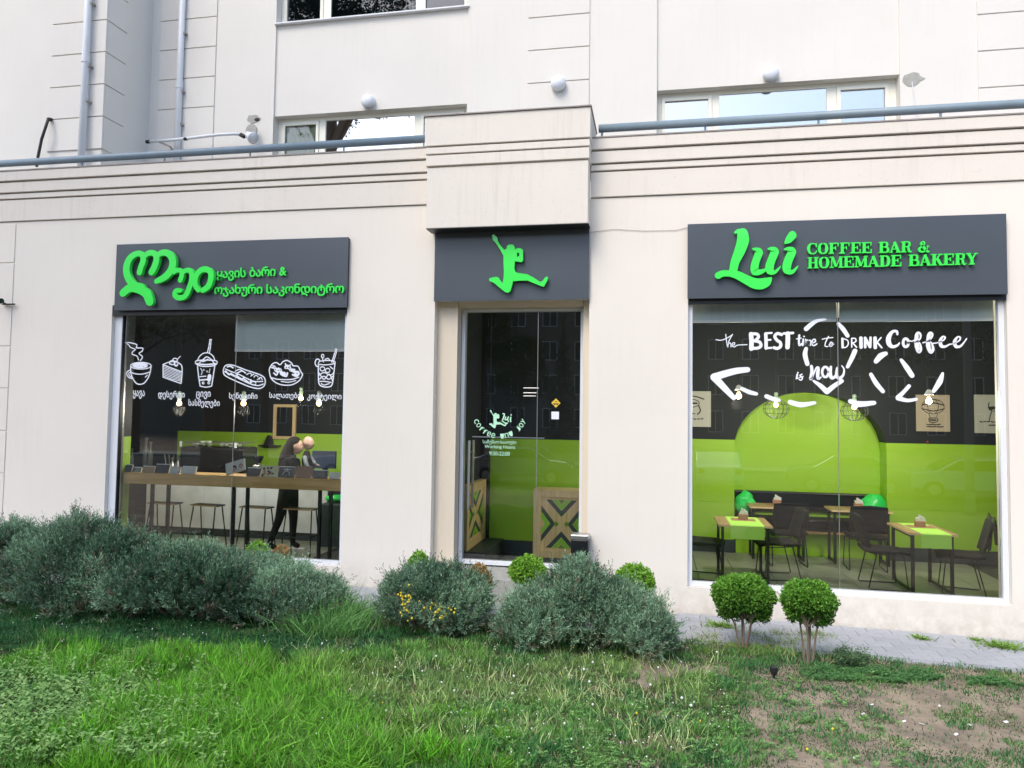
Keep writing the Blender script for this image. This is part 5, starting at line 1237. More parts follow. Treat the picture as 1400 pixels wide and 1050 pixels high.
# ------------------------------------------------------------------ vegetation
def nrm(a): return a/np.maximum(np.linalg.norm(a, axis=1, keepdims=True), 1e-9)
def leaf_quads(base, d, side, ln, wd, bend=0.):
    """diamond leaf per row; returns V, F"""
    n = len(base); up = nrm(np.cross(d, side)); mid = base+d*ln[:, None]*.5+up*(bend*ln)[:, None] if bend is not 0. else base+d*ln[:, None]*.5
    tip = base+d*ln[:, None]; V = np.stack([base, mid+side*wd[:, None]*.5, tip, mid-side*wd[:, None]*.5], 1).reshape(-1, 3)
    F = np.arange(4*n).reshape(n, 4); return V, F
def shrub(name, label, lobes, nsprig, kind='lavender', cat='shrub', group=None, seed=1, flowers=False):
    R = np.random.RandomState(seed); L = np.array(lobes, float); cen = L[:, :3]; rad = L[:, 3:]
    c0 = cen.mean(0); z0 = float(gz(c0[0], c0[1])); t = thing(name, label, cat, (c0[0], c0[1], z0-.02), 0, group)
    vol = (rad[:, 0]*rad[:, 2]+rad[:, 1]*rad[:, 2]); pick = R.choice(len(L), nsprig, p=vol/vol.sum())
    u = nrm(R.normal(size=(nsprig, 3))); lim = -.35 if kind in ('lavender', 'tree') else -.9; u[:, 2] = np.where(u[:, 2] < lim, -u[:, 2], u[:, 2])
    bump = .66+.62*fbm(u[:, 0]*3.1+pick*3.7+9, u[:, 2]*3.1+u[:, 1]*2.4+seed, 4) if kind == 'lavender' else .84+.26*fbm(u[:, 0]*2.3+pick*3.7+9, u[:, 2]*2.3+u[:, 1]*2+seed, 3)
    rr = (np.where(R.rand(nsprig) < .72, R.uniform(.86, 1.03, nsprig), R.uniform(.45, .86, nsprig)))*bump
    p = cen[pick]+u*rad[pick]*rr[:, None]
    g = gz(p[:, 0], p[:, 1]); keep = p[:, 2] > g+.01; 
    # drop most of what lies deep inside another lobe
    ins = np.zeros(nsprig, bool)
    for k in range(len(L)): ins |= (np.sum(((p-cen[k])/rad[k])**2, 1) < .45) & (pick != k)
    keep &= ~(ins & (R.rand(nsprig) < .8)); p = p[keep]; u = u[keep]; rr = rr[keep]; pick = pick[keep]; n = len(p)
    if kind == 'lavender':
        d = nrm(u*.75+np.array([0, 0, .75])+R.normal(size=(n, 3))*.38); K = 11; sl = R.uniform(.07, .14, n)
        lo = R.rand(n) < .10; sl = np.where(lo, sl*1.8, sl)
        a = nrm(np.cross(d, R.normal(size=(n, 3)))); b = np.cross(d, a)
        Vs = []; T = []
        tone = fbm(p[:, 0]*3+seed, p[:, 1]*2+p[:, 2]*3, 3); tone = np.clip((tone-.3)*2.2, 0, 1); dry = R.rand(n) < .05
        low = np.clip(1-(p[:, 2]-gz(p[:, 0], p[:, 1]))/.16, 0, 1); dry |= R.rand(n) < low*.5
        c1 = np.array([.040, .110, .062]); c2 = np.array([.36, .56, .36]); c3 = np.array([.28, .235, .17])
        for k in range(K):
            ang = k*2.4+R.rand(n)*.8; rad_ = a*np.cos(ang)[:, None]+b*np.sin(ang)[:, None]; f = (k+.3)/K
            base = p+d*(sl*f)[:, None]; dd = nrm(d*(.75+.7*f)+rad_*.75); ln = R.uniform(.032, .056, n)*(1.05-.35*f); wd = R.uniform(.0065, .0105, n)
            s = nrm(np.cross(dd, R.normal(size=(n, 3)))); V_, _ = leaf_quads(base, dd, s, ln, wd, 0.)
            mixf = np.clip(tone*.8+R.uniform(-.4, .35, n)+f*.3-.05, 0, 1)[:, None]; c = c1*(1-mixf)+c2*mixf; c = np.where(dry[:, None], c3*R.uniform(.5, 1.2, (n, 1)), c)
            Vs.append(V_); T.append(np.repeat(c, 4, 0))
        # stems of the sprigs
        s = nrm(np.cross(d, R.normal(size=(n, 3)))); V_, _ = leaf_quads(p-d*.05, d, s, sl+.05, np.full(n, .004), 0.); Vs.append(V_); T.append(np.repeat(np.tile(np.array([[.16, .19, .12]]), (n, 1)), 4, 0))
    else:
        d = nrm(u+R.normal(size=(n, 3))*.45+np.array([0, 0, .25])); K = 6; Vs = []; T = []
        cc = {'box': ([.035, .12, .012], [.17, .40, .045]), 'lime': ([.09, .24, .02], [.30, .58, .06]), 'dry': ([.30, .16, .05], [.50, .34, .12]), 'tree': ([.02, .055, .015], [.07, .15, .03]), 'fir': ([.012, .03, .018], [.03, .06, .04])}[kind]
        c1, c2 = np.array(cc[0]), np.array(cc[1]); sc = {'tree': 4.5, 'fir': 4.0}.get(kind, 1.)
        for k in range(K):
            dd = nrm(d+R.normal(size=(n, 3))*.8); base = p+R.normal(size=(n, 3))*.012*sc; ln = R.uniform(.018, .034, n)*sc; wd = ln*R.uniform(.45, .65, n)
            s = nrm(np.cross(dd, R.normal(size=(n, 3)))); V_, _ = leaf_quads(base, dd, s, ln, wd, 0.)
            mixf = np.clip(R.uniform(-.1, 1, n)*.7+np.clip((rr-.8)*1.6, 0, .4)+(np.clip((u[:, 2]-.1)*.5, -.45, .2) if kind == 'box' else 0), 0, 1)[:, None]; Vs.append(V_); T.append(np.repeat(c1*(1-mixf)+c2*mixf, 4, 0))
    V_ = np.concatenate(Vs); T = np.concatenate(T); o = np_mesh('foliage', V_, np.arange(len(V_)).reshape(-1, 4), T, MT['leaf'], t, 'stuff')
    # woody stems
    q = MB(); base = Vector((c0[0], c0[1], z0-.05))
    if kind == 'lavender':
        for i in range(34):
            k = R.randint(len(L)); uu = R.normal(size=3); uu[2] = abs(uu[2])*.6+.1; uu /= np.linalg.norm(uu); e = Vector(cen[k]+uu*rad[k]*.85)
            s_ = Vector((cen[k][0]*.7+c0[0]*.3+R.uniform(-.1, .1), cen[k][1]+R.uniform(-.1, .1), z0-.03)); mid = (s_+e)/2+Vector((0, 0, -.05)); q.tube([s_, mid, e], [.009, .006, .003], 5)
        q.build('woody_stem', MT['twig'], t)
    return t
def lobes_px(items, Y, ry):
    """items: (px centre, py top, half width px); a lobe from the soil up to that top"""
    out = []
    for px, py, hw in items:
        yy = Y+rnd.uniform(-.12, .12); x, zt = P(px, py+13, yy); r = hw/FPX*(yy+CD)*.93; z0 = float(gz(x, yy)); h = zt-z0
        out.append((x, yy, z0+h*.46, r, ry*rnd.uniform(.75, .95), h*.54*.90))
    return out
gl = 'grey green lavender like shrubs in front of the shop'
shrub('lavender_shrub', 'dark grey green shrub cut off at the left edge of the picture', lobes_px([(-30, 705, 55), (15, 702, 38)], -1.9, .45), 2300, group=gl, seed=1)
shrub('lavender_shrub', 'largest grey green shrub below the blank wall at the left', lobes_px([(60, 712, 45), (110, 692, 55), (165, 712, 50), (205, 745, 40), (90, 760, 70), (150, 775, 75)], -1.95, .6), 6500, group=gl, seed=2)
shrub('lavender_shrub', 'grey green shrub below the left part of the left window', lobes_px([(232, 740, 42), (278, 732, 45), (310, 752, 40), (262, 785, 60)], -1.70, .5), 4000, group=gl, seed=3)
shrub('lavender_shrub', 'greener broad shrub below the right part of the left window', lobes_px([(345, 752, 45), (390, 762, 45), (428, 782, 38), (360, 800, 70), (415, 805, 50), (320, 805, 35)], -1.55, .55), 5200, group=gl, seed=4)
shrub('lavender_shrub', 'grey green shrub with yellow flowers left of the doormat', lobes_px([(558, 770, 36), (600, 760, 48), (640, 775, 30), (585, 805, 55), (625, 815, 48)], -1.38, .42), 4400, group=gl, seed=5)
shrub('lavender_shrub', 'largest grey green shrub right of the door in front of the waste bin', lobes_px([(790, 752, 42), (745, 790, 52), (830, 782, 56), (868, 806, 46), (722, 825, 42), (795, 815, 76), (882, 834, 36)], -1.52, .5), 7800, group=gl, seed=6)
# clipped balls
def ball_shrub(px, pyt, pyb, hw, Y, kind, label, n=1700, stem=False, seed=9, group=None):
    x, zt = P(px, pyt, Y); zb_ = P(px, pyb, Y)[1]; r = hw/FPX*(Y+CD); h = (zt-zb_)/2; cz_ = (zt+zb_)/2
    lb = ([(x+r*.45, Y-.05, cz_-h*.8, r*.34, r*.3, h*.5), (x-r*.5, Y-.03, cz_-h*.75, r*.3, r*.3, h*.45), (x, Y, cz_-h*.9, r*.3, r*.3, h*.4)] if stem else [])+[(x, Y, cz_, r*.93, r*.9, h*.93), (x+r*.3, Y-.05, cz_-h*.1, r*.66, r*.6, h*.66), (x-r*.3, Y, cz_-h*.05, r*.68, r*.6, h*.7)]
    t = shrub('box_ball', label, lb, n, kind, 'topiary', group, seed)
    z0 = float(gz(x, Y)) if Y < -.95 else pave_z(x)
    t.location.z = z0; 
    for c in t.children: c.location = (-t.location.x, -t.location.y, -t.location.z)
    q = MB(); R = np.random.RandomState(seed)
    for i in range(5 if stem else 3):
        a = R.uniform(0, 6.28); k = R.uniform(.3, .9) if stem else .2
        q.tube([(x+.03*math.cos(a), Y+.03*math.sin(a), z0-.03), (x+r*k*.5*math.cos(a)+R.uniform(-.02, .02), Y+r*k*.5*math.sin(a), (z0+cz_)/2-.02), (x+r*k*1.2*math.cos(a), Y+r*k*math.sin(a), cz_-.05), (x+r*k*1.5*math.cos(a), Y+r*k*math.sin(a), cz_+h*.4)], [.011, .009, .006, .003], 5)
        if stem:
            for j in range(9): b_ = a+R.uniform(-1, 1); q.tube([(x+r*k*.7*math.cos(a), Y+r*k*.7*math.sin(a), (z0+cz_)/2+.05), (x+r*.8*math.cos(b_), Y+r*.6*math.sin(b_), cz_-h*R.uniform(.2, .75))], [.005, .003], 4)
    q.build('stem', MT['twig'], t); return t
gb = 'clipped ball shrubs along the shop front'
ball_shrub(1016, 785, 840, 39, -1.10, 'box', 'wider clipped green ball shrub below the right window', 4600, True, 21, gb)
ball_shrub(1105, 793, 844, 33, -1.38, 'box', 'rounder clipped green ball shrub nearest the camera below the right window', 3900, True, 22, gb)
ball_shrub(722, 760, 802, 25, -.95, 'lime', 'bright lime ball shrub in front of the door', 1700, False, 23, gb)
ball_shrub(868, 772, 815, 27, -1.0, 'lime', 'bright lime ball shrub behind the large right shrub', 1300, False, 24, gb)
ball_shrub(573, 755, 790, 14, -1.0, 'lime', 'bright lime ball shrub peeking over the yellow flowered shrub', 700, False, 25, gb)
ball_shrub(655, 772, 815, 16, -1.1, 'dry', 'dried orange brown ball shrub beside the doormat', 1100, False, 26, gb)
ball_shrub(352, 740, 790, 20, -1.0, 'lime', 'lime green shrub tip behind the broad shrub under the left window', 900, False, 27, gb)
ball_shrub(385, 745, 790, 13, -1.0, 'dry', 'pale orange dry shrub tip behind the broad shrub under the left window', 500, False, 28, gb)
def leafstuff(name, base, d, ln, wd, col, label=None, cat=None, kind='stuff', parent=None, curl=.25, seed=3):
    """curved grass blades: 3 triangles each"""
    R = np.random.RandomState(seed); n = len(base); s = nrm(np.cross(d, R.normal(size=(n, 3)))); dn = nrm(d+np.stack([R.normal(size=n), R.normal(size=n), -np.ones(n)*.6], 1)*curl)
    m1 = base+d*(ln*.5)[:, None]; tip = m1+dn*(ln*.5)[:, None]; w2 = (wd*.5)[:, None]
    V_ = np.stack([base-s*w2, base+s*w2, m1+s*w2*.8, m1-s*w2*.8, tip], 1).reshape(-1, 3); i = np.arange(n)*5
    F = np.stack([np.stack([i, i+1, i+2], 1), np.stack([i, i+2, i+3], 1), np.stack([i+3, i+2, i+4], 1)], 1).reshape(-1, 3)
    o = np_mesh(name, V_, F, np.repeat(col, 5, 0), MT['blade'], parent, kind); 
    return tag(o, label, cat) if label else o
def pxof(x, y, z):
    v = np.stack([x, y+CD, z-CZ], 1); f, r, u = (np.array(k) for k in (_f, _r, _u)); dd = v@f; return CX+FPX*(v@r)/dd, CY-FPX*(v@u)/dd
def soft(px, py, x0, x1, y0, y1, e=25):
    if len(px) > 1000: w1 = fbm(px/70.+3, py/30.+8, 3)-.5; w2 = fbm(px/80.+31, py/30.+2, 3)-.5; px = px+w1*150; py = py+w2*70
    return np.clip((px-x0)/e, 0, 1)*np.clip((x1-px)/e, 0, 1)*np.clip((py-y0)/e*2, 0, 1)*np.clip((y1-py)/e*2, 0, 1)
# lawn layout is laid out on the ground plan; regions below are measured outlines converted to ground positions
R = np.random.RandomState(5)
N0 = 430000
yy = -.98-4.3*R.rand(N0)**.85; xx = R.uniform(-7.6, 4.6, N0)
zz = gz(xx, yy); px, py = pxof(xx, yy, zz); vis = (px > -80) & (px < 1480) & (py < 1100); xx, yy, zz, px, py = (a[vis] for a in (xx, yy, zz, px, py))
n1 = fbm(xx*2.1, yy*2.1, 4); n2 = fbm(xx*.8+11, yy*.9+4, 3)
bare = np.clip((n1-.40)*8, 0, 1)*soft(px, py, 1020, 1500, 925, 1120, 70)*np.clip((py-870-(1400-px)*.12)/60, 0, 1)
bare = np.maximum(bare, soft(px, py, 1100, 1500, 985, 1150, 110)*np.clip((n1-.33)*6, 0, 1))
bare = np.maximum(bare, soft(px, py, 855, 1010, 898, 932, 18)*np.clip((n1-.30)*8, 0, 1))
bare = np.maximum(bare, soft(px, py, 1170, 1330, 900, 926, 18)*.85)
line = 868+(430-px)*.115
bare = np.maximum(bare, np.exp(-((py-line)/8)**2)*np.clip((px-170)/100, 0, 1)*np.clip((560-px)/60, 0, 1)*np.clip((n1-.30)*5, 0, 1))
bare = np.maximum(bare, soft(px, py, 470, 545, 830, 856, 14))
keep = R.rand(len(xx)) > bare*.92; keep &= R.rand(len(xx)) < .55+.45*np.clip((px-0)/1400, 1, 1)
thin = soft(px, py, 1000, 1500, 900, 1120, 60); keep &= R.rand(len(xx)) > thin*.30
xx, yy, zz, px, py, n1, n2, thin = (a[keep] for a in (xx, yy, zz, px, py, n1, n2, thin)); n = len(xx)
lush = np.clip((n2-.42)*5, 0, 1)*soft(px, py, -60, 700, 880, 1200, 60)
lush = np.maximum(lush, soft(px, py, 200, 420, 985, 1200, 40)*.9)*1.0
lush = np.maximum(lush, soft(px, py, 230, 350, 885, 925, 25)*.8)
dark = soft(px, py, -300, 540, 790, 915, 70)+soft(px, py, 640, 960, 860, 930, 30)*.5  # grass below the shrubs is darkened, painting in their shade
olive = soft(px, py, 430, 1000, 890, 1000, 70)*np.clip((n1-.35)*4, 0, 1)
ln = R.uniform(.030, .062, n)*(1+1.25*lush-.4*thin)*(.7+.6*n1); wd = R.uniform(.0045, .0095, n)*(1+.2*lush)
d = nrm(np.stack([R.normal(size=n)*.40, R.normal(size=n)*.40-.05, np.ones(n)], 1))
base_c = np.array([.060, .20, .062]); c = base_c[None]*(1-lush[:, None])+np.array([.15, .41, .033])*lush[:, None]; pt = np.clip((fbm(xx*3.3+2, yy*3.3+7, 3)-.42)*5, 0, 1)[:, None]; c = c*(1-pt*.45)+np.array([.24, .46, .10])*pt*.45
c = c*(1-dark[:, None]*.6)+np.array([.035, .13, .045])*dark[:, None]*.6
c = c*(1-olive[:, None]*.45)+np.array([.34, .44, .13])*olive[:, None]*.45
c = c*(1-thin[:, None]*.35)+np.array([.10, .19, .085])*thin[:, None]*.35
clump = np.clip((fbm(xx*7+3, yy*9+1, 2)-.3)*2.5, 0, 1); ln = ln*(.55+1.0*clump); c *= (.55+.6*clump[:, None])*R.uniform(.35, 1.65, (n, 1)); dryb = R.rand(n) < .05; c[dryb] = np.array([.36, .34, .18])*R.uniform(.7, 1.1, (dryb.sum(), 1))
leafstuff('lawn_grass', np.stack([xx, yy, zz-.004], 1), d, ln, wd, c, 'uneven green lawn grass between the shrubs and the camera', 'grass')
# long lush tufts
def tufts(name, spots, label, cat, h, col, cnt, seed, curl=.55, sp=.12, wd0=.006):
    R = np.random.RandomState(seed); B_ = []; D_ = []; Ln = []; C_ = []
    for (px_, py_, s_) in spots:
        x, y = G(px_, py_, -.2); z = float(gz(x, y)); x, y = G(px_, py_, z); k = int(cnt*s_)
        a = R.uniform(0, 6.28, k); r = np.abs(R.normal(size=k))*sp*s_; bx = x+r*np.cos(a); by = y+r*np.sin(a); B_.append(np.stack([bx, by, gz(bx, by)-.01], 1))
        D_.append(nrm(np.stack([np.cos(a)*.5+R.normal(size=k)*.28, np.sin(a)*.5+R.normal(size=k)*.28, np.ones(k)], 1))); Ln.append(R.uniform(.5, 1.15, k)*h*s_); C_.append(np.array(col)*R.uniform(.6, 1.35, (k, 1)))
    B_, D_, Ln, C_ = map(np.concatenate, (B_, D_, Ln, C_)); return leafstuff(name, B_, D_, Ln, R.uniform(.7, 1.2, len(B_))*wd0, C_, label, cat, 'stuff', None, curl, seed)
sp_ = [(R.uniform(180, 480), R.uniform(940, 1060), R.uniform(.7, 1.2)) for _ in range(60)]+[(R.uniform(60, 330), R.uniform(895, 930), R.uniform(.5, .8)) for _ in range(16)]+[(R.uniform(470, 700), R.uniform(960, 1060), R.uniform(.4, .7)) for _ in range(16)]
tufts('long_grass', sp_, 'long bright green grass clumps in the left foreground', 'grass', .19, (.165, .43, .04), 300, 31, .75, .12, .0075)
tufts('straw_grass', [(R.uniform(400, 960), R.uniform(885, 1030), R.uniform(.5, 1)) for _ in range(330)]+[(R.uniform(960, 1150), R.uniform(880, 905), .8) for _ in range(22)], 'pale straw coloured stalks scattered over the middle lawn', 'dry grass', .18, (.50, .60, .27), 11, 32, .30, .09, .0060)
tufts('tall_grass', [(455, 842, 1.7), (430, 856, 1.4), (475, 852, 1.5), (492, 850, 1.0), (412, 866, 1.1), (448, 862, 1.5), (470, 868, 1.1)], 'tall loose grass at the right end of the left shrubs', 'grass', .27, (.17, .38, .11), 190, 33, .6, .12, .009)
tufts('verge_grass', [(R.uniform(940, 1130), R.uniform(868, 892), R.uniform(.5, .9)) for _ in range(26)], 'yellowish tall grass around the stems of the two ball shrubs', 'grass', .12, (.24, .33, .09), 150, 34, .6, .10)
# broad leaved weeds and clover
def weeds(name, n, region, size, hgt, c1, c2, label, cat, seed, th=.42):
    R = np.random.RandomState(seed); px_ = region[0]+(region[1]-region[0])*R.beta(1.4, 1.6, n)*1.15-.07*(region[1]-region[0]); py_ = region[2]+(region[3]-region[2])*(R.beta(1.5, 1.2, n)*1.1-.05)
    B_ = np.array([G(a, b_, -.2) for a, b_ in zip(px_, py_)]); x, y = B_[:, 0], B_[:, 1]; z = gz(x, y); ok = (fbm(x*2.5+seed, y*2.5, 3) > th) & (y < -.98); x, y, z = x[ok], y[ok], z[ok]; n = len(x); Vs = []; T = []
    lean = R.normal(size=(n, 2))*.25; H = R.uniform(.4, 1.1, n)*hgt
    for k in range(10):
        f = (k//2+1)/5; a = (k % 2)*PI+(k//2)*1.57+R.rand(n)*.5; p_ = np.stack([x+lean[:, 0]*H*f, y+lean[:, 1]*H*f, z+H*f], 1)
        d = nrm(np.stack([np.cos(a), np.sin(a), R.uniform(.1, .7, n)], 1)); s = nrm(np.cross(d, np.array([0, 0, 1.])+R.normal(size=(n, 3))*.2)); L_ = R.uniform(.6, 1.1, n)*size
        V_, _ = leaf_quads(p_, d, s, L_, L_*.5, 0.); m_ = R.rand(n, 1); Vs.append(V_); T.append(np.repeat(np.array(c1)*(1-m_)+np.array(c2)*m_, 4, 0))
    V_ = np.concatenate(Vs); o = np_mesh(name, V_, np.arange(len(V_)).reshape(-1, 4), np.concatenate(T), MT['leaf'], None, 'stuff'); return tag(o, label, cat)
weeds('leafy_weeds', 1300, (-60, 300, 930, 1075), .036, .14, (.12, .28, .07), (.34, .54, .18), 'pale leafy weeds in the bottom left corner', 'weeds', 41)
weeds('leafy_weeds', 900, (150, 330, 900, 1000), .024, .09, (.12, .28, .07), (.32, .50, .16), 'thinner pale weeds between the long grass clumps', 'weeds', 42)
weeds('broad_leaf_weeds', 1500, (420, 1180, 895, 1060), .030, .045, (.09, .24, .06), (.24, .44, .13), 'broad leaved weeds scattered through the middle lawn', 'weeds', 47, .44)
weeds('clover', 9000, (-80, 520, 838, 892), .024, .035, (.020, .085, .03), (.05, .16, .05), 'dark clover carpet under the left shrubs', 'clover', 43)  # clover greens darkened to hold the shade beneath the shrubs
weeds('ivy_edging', 2600, (1120, 1500, 889, 910), .024, .032, (.05, .15, .05), (.13, .30, .09), 'dark creeping strip along the pavement at the right', 'ground cover', 44, .36)
weeds('weed_cluster', 320, (1145, 1185, 868, 892), .03, .12, (.06, .13, .06), (.14, .24, .10), 'dark leafy weeds at the kerb right of the ball shrubs', 'weeds', 45)
weeds('weed_cluster', 700, (520, 560, 770, 850), .02, .2, (.08, .16, .06), (.2, .3, .1), 'thin weeds left of the yellow flowered shrub', 'weeds', 46)
def pav_weed(px_, py_, r, n, label, seed):
    R = np.random.RandomState(seed); x, y = G(px_, py_, -.34); y = min(y, -.03); z = pave_z(x); a = R.uniform(0, 6.28, n); q = np.abs(R.normal(size=n))*r
    b_ = np.stack([x+q*np.cos(a), np.minimum(y+q*np.sin(a)*.6, -.01), np.full(n, z)], 1); d = nrm(np.stack([np.cos(a)*.8, np.sin(a)*.8-.1, R.uniform(.3, 1.2, n)], 1))
    c = np.array([.22, .38, .07])*R.uniform(.6, 1.3, (n, 1)); o = leafstuff('pavement_weed', b_, d, R.uniform(.03, .09, n), R.uniform(.006, .012, n), c, label, 'weed', 'stuff', None, .5, seed); return o
pav_weed(985, 858, .10, 240, 'low yellow green weed on the pavement left of the wider ball shrub', 51); pav_weed(1260, 871, .05, 90, 'tiny weed against the wall base below the right window', 52); pav_weed(1370, 880, .11, 420, 'largest weed tuft on the pavement at the right edge', 53); pav_weed(1335, 872, .03, 40, 'smallest weed sprout at the wall base near the right edge', 54)
# dandelion clocks, yellow flowers, litter
def dots(name, n, region, r, m, hgt, label, cat, seed):
    R = np.random.RandomState(seed); q = MB()
    for i in range(n):
        x, y = G(R.uniform(region[0], region[1]), R.uniform(region[2], region[3]), -.2)
        if y > -1.0: continue
        z = float(gz(x, y))+R.uniform(.5, 1)*hgt; q.ball((x, y, z), r*R.uniform(.6, 1.2), 6, 4)
    return tag(q.build(name, m), label, cat, None, 'stuff')
MT['petal'] = mat('yellow_petals', (.80, .60, .03), .7)
dots('dandelion_clocks', 26, (430, 1000, 890, 1050), .009, MT['seed'], .11, 'white dandelion clocks dotted over the lawn', 'dandelions', 61)
dots('white_clover_flowers', 420, (-40, 1000, 860, 1060), .0045, MT['seed'], .09, 'tiny white flower heads through the grass', 'flowers', 62)
dots('dandelion_flowers', 14, (300, 1150, 880, 1050), .007, MT['petal'], .07, 'yellow dandelion flowers in the lawn', 'flowers', 63)
R = np.random.RandomState(64); q = MB()
for i in range(60):
    px_, py_ = [(552, 812), (563, 822), (590, 832), (614, 838), (560, 836), (598, 838)][i % 6]; px_ += R.normal()*6; py_ += R.normal()*6; x, z = P(px_, py_, -1.84); q.ball((x, -1.84+R.uniform(-.06, .06), z), R.uniform(.007, .012), 6, 4)
tag(q.build('shrub_flowers', MT['petal']), 'small yellow flowers on the shrub left of the doormat', 'flowers', None, 'stuff')
R = np.random.RandomState(65)
for i, (px_, py_, lb) in enumerate(((1192, 946, 'white scrap of litter nearest the dark leafy weeds'), (1180, 962, 'white scrap lower left of the first one in the bare soil'), (1236, 971, 'white scrap near the middle of the bare soil'), (1260, 974, 'white scrap right beside the middle one'), (1307, 989, 'longer white scrap right of the middle of the bare soil'), (1284, 942, 'small white scrap in the green right of the bare soil'), (1168, 1029, 'white scrap low in the bare soil'), (1326, 972, 'small white scrap closest to the right green patch'), (1375, 966, 'white scrap at the right picture edge'))):
    x, y = G(px_, py_, -.2); z = float(gz(x, y)); q = MB(); s_ = R.uniform(.010, .020); a = R.uniform(0, 3)
    q.box(-s_, s_, -s_*.45, s_*.45, 0, .004, Matrix.Rotation(a, 3, 'Z')); q.v = [(vx+x, vy+y, vz+z+.006+.004*math.sin(vx*200)) for vx, vy, vz in q.v]
    tag(q.build('litter_scrap', MT['litter']), lb, 'litter', 'white scraps on the bare soil')
x, y = G(1058, 916, -.24); z = float(gz(x, y)); t = thing('garden_spotlight', 'small black garden spotlight stuck in the lawn below the ball shrubs', 'spotlight', (x, y, z))
q = MB(); q.lathe([(.022, 0), (.032, .03), (.032, .06), (.026, .065)], (x, y, z+.03), 14); q.build('lamp_head', MT['black'], t); q = MB(); q.tube([(x, y, z-.05), (x, y, z+.035)], .008, 6); q.build('spike', MT['black'], t)
# soil clods and pebbles
R = np.random.RandomState(70); q = MB()
for i in range(900):
    px_ = R.uniform(840, 1430) if i % 3 else R.uniform(330, 560); py_ = R.uniform(895, 1060) if i % 3 else R.uniform(835, 890); x, y = G(px_, py_, -.2)
    if y > -1.05: continue
    z = float(gz(x, y)); r = R.uniform(.003, .009); q.add([(x-r, y, z-.001), (x+r*R.uniform(.5, 1), y-r*R.uniform(.6, 1), z), (x+r*.3, y+r, z), (x, y, z+r*R.uniform(.5, 1.1))], [(0, 1, 3), (1, 2, 3), (2, 0, 3), (0, 2, 1)])
tag(q.build('soil_clods', MT['soil']), 'loose clods and pebbles on the bare soil', 'soil clods', None, 'stuff')

# ------------------------------------------------------------------ across the street (mirrored in the panes)
t = thing('apartment_building', 'beige apartment block across the street with white framed windows', 'building', (0, -62, -1.2))
q = MB(); q.box(-75, 60, -74, -62, -1.2, 17.5); q.build('wall', MT['opp'], t); q = MB(); q.box(-76, 61, -75, -61.4, 17.5, 18.1); q.build('roof', MT['coping'], t)
w0 = None
for f_ in range(5):
    for i in range(26):
        x = -44+i*3.1; z = 1.0+f_*3.3
        if w0 is None:
            q = ring(-.72, .72, -.95, .95, .09, .09, .09, .09, -.02, .06); q.box(-.04, .04, -.02, .06, -.86, .86); w0 = q.build('window', MT['frame'], t); w0.location = (x, .03, z+1.2)
            q = MB(); q.box(-.70, .70, -.01, .01, -.93, .93); pn = q.build('pane', MT['oppglass'], w0); pn.location = (0, 0, 0); pn0 = pn
        else:
            o = w0.copy(); COL.objects.link(o); o.parent = t; o.location = (x, .03, z+1.2); p2 = pn0.copy(); COL.objects.link(p2); p2.parent = o
def tree(name, x, y, h, cr, kind, label, n, seed, z0=-1.1, crown0=.35):
    R = np.random.RandomState(seed); L = []
    if kind == 'fir':
        for k in range(16):
            f = k/15; z = z0+h*(crown0+(1-crown0)*f); r = cr*(1-f*.93)
            for j in range(5 if f < .8 else 2): a = R.uniform(0, 6.28); L.append((x+r*.55*math.cos(a), y+r*.55*math.sin(a), z-.3, r*.55, r*.55, h*.035))
    else:
        for k in range(15): a = R.uniform(0, 6.28); rr = cr*math.sqrt(R.rand())*.75; zz_ = z0+h*R.uniform(crown0+.12, .9); L.append((x+rr*math.cos(a), y+rr*math.sin(a), zz_, cr*.42, cr*.42, h*.13))
    t = shrub(name, label, L, n, 'fir' if kind == 'fir' else 'tree', 'tree', 'trees across the street', seed)
    t.location = (x, y, z0)
    for c in t.children: c.location = (-x, -y, -z0); c.name = 'crown'
    q = MB(); q.tube([(x, y, z0), (x+.05*h*.1, y, z0+h*.5), (x, y, z0+h*.95)], [h*.022, h*.015, .03], 10)
    for L_ in L[::2]: q.tube([(x, y, L_[2]-h*.12), ((x+L_[0])/2, (y+L_[1])/2, L_[2]-h*.04), L_[:3]], [h*.006, h*.004, .02], 5)
    q.build('trunk', MT['bark'], t); return t
tree('plane_tree', P(655, 480, 34)[0], -34, 12, 3.6, 'tree', 'broad leafy tree across the street mirrored at the left of the door glass', 5200, 81)
tree('round_tree', P(708, 520, 40)[0], -40, 7.5, 2.6, 'tree', 'low round tree mirrored in the middle of the door glass', 3200, 82)
tree('cypress_tree', P(768, 500, 42)[0], -42, 9.5, 1.3, 'fir', 'slim cypress mirrored at the right of the door glass', 2600, 83, crown0=.05)
tree('spruce_tree', P(415, 20, 17)[0]+.5, -11.5, 27, 4.4, 'fir', 'tall dark spruce mirrored in the upper left window', 21000, 84, -.5, .56)
tree('street_tree', 8.5, -24, 11, 4.0, 'tree', 'leafy tree mirrored in the right shop window', 5200, 85)
tree('street_tree', 17, -27, 12, 4.4, 'tree', 'leafy tree mirrored near the right edge of the right window', 4800, 86)
tree('street_tree', -20, -27, 12, 4.6, 'tree', 'leafy tree mirrored in the left shop window', 4800, 87)
tree('street_tree', -30, -30, 13, 4.6, 'tree', 'leafy tree farthest left across the street', 4800, 88)
tree('street_tree', 29, -34, 13, 5, 'tree', 'leafy tree farthest right across the street', 4000, 89)
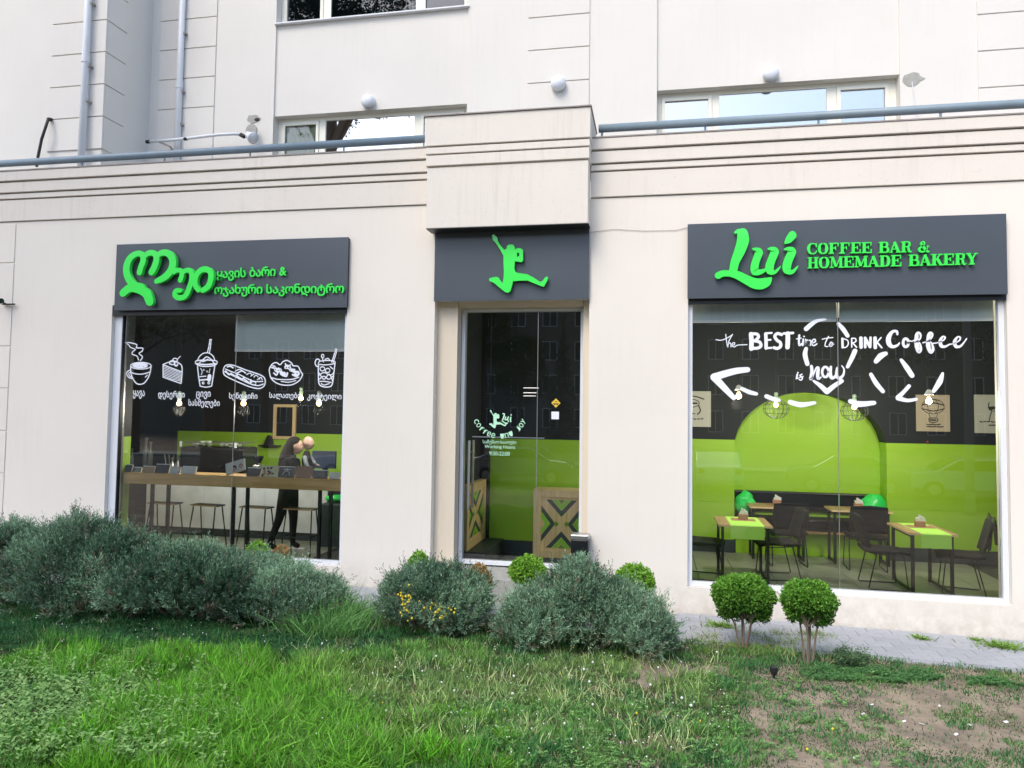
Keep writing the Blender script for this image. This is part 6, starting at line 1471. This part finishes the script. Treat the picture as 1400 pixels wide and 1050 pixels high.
def car(x, y, rz, m, label):
    t = thing('parked_car', label, 'car', (x, y, -1.12), rz, 'cars parked across the street')
    side = [(-2.1, .35), (-2.12, .75), (-1.95, .92), (-1.2, 1.0), (-.55, 1.42), (.75, 1.46), (1.55, 1.05), (2.05, .95), (2.12, .5), (2.05, .3)]
    q = MB(); q.prism(side, -.82, .82); local('body', q, MT[m], t, .06)
    gl_ = [(-1.05, 1.03), (-.52, 1.38), (.68, 1.41), (1.30, 1.06)]
    q = MB(); q.prism(gl_, -.835, .835); local('side_window', q, MT['carglass'], t)
    q = MB(); q.add([(-1.22, -.68, 1.03), (-1.22, .68, 1.03), (-.58, .62, 1.42), (-.58, -.62, 1.42)], [(0, 1, 2, 3)]); q.v = [(a-.02, b_, c+.012) for a, b_, c in q.v]; local('windscreen', q, MT['carglass'], t)
    for sx in (-1.3, 1.3):
        for sy in (-1, 1):
            q = MB(); q.lathe([(.20, -.1), (.31, -.1), (.33, 0), (.31, .1), (.20, .1)], (sx, sy*.76, .33), 18, (0, 1, 0)); wl = local('wheel', q, MT['tyre'], t)
            q = MB(); q.lathe([(.19, -.11), (.19, .11)], (sx, sy*.77, .33), 12, (0, 1, 0)); r_ = q.build('rim', MT['steel']); r_.parent = wl
    for sy in (-1, 1):
        q = MB(); q.box(-2.13, -2.05, sy*.62-.15, sy*.62+.15, .66, .80); local('headlight', q, MT['frame'], t, .02); q = MB(); q.box(2.04, 2.13, sy*.66-.1, sy*.66+.1, .72, .9); local('tail_light', q, MT['red'], t, .02)
    return t
car(P(980, 625, 21)[0], -21.5, PI/2, 'carwhite', 'white car facing the shop mirrored in the left half of the right window')
car(P(1160, 630, 21.5)[0], -21.5, .15, 'carsilver', 'silver car mirrored beside the seam of the right window')
car(-5.2, -20.5, PI, 'carsilver', 'silver car mirrored in the glass door'); car(-11.5, -20.5, 0, 'carwhite', 'white car mirrored in the left window'); car(11.2, -21.0, .1, 'carwhite', 'white car parked behind the street trees at the right')
t = thing('utility_pole', 'grey pole across the street mirrored near the right edge of the right window', 'pole', (P(1327, 520, 16)[0], -16, -1))
q = MB(); x = t.location.x; q.tube([(x, -16, -1.1), (x, -16, 9)], [.14, .09], 12); q.build('pole', MT['patch'], t); q = MB(); q.box(x-.9, x+.9, -16.06, -15.94, 8.2, 8.32); q.build('crossarm', MT['bark'], t)
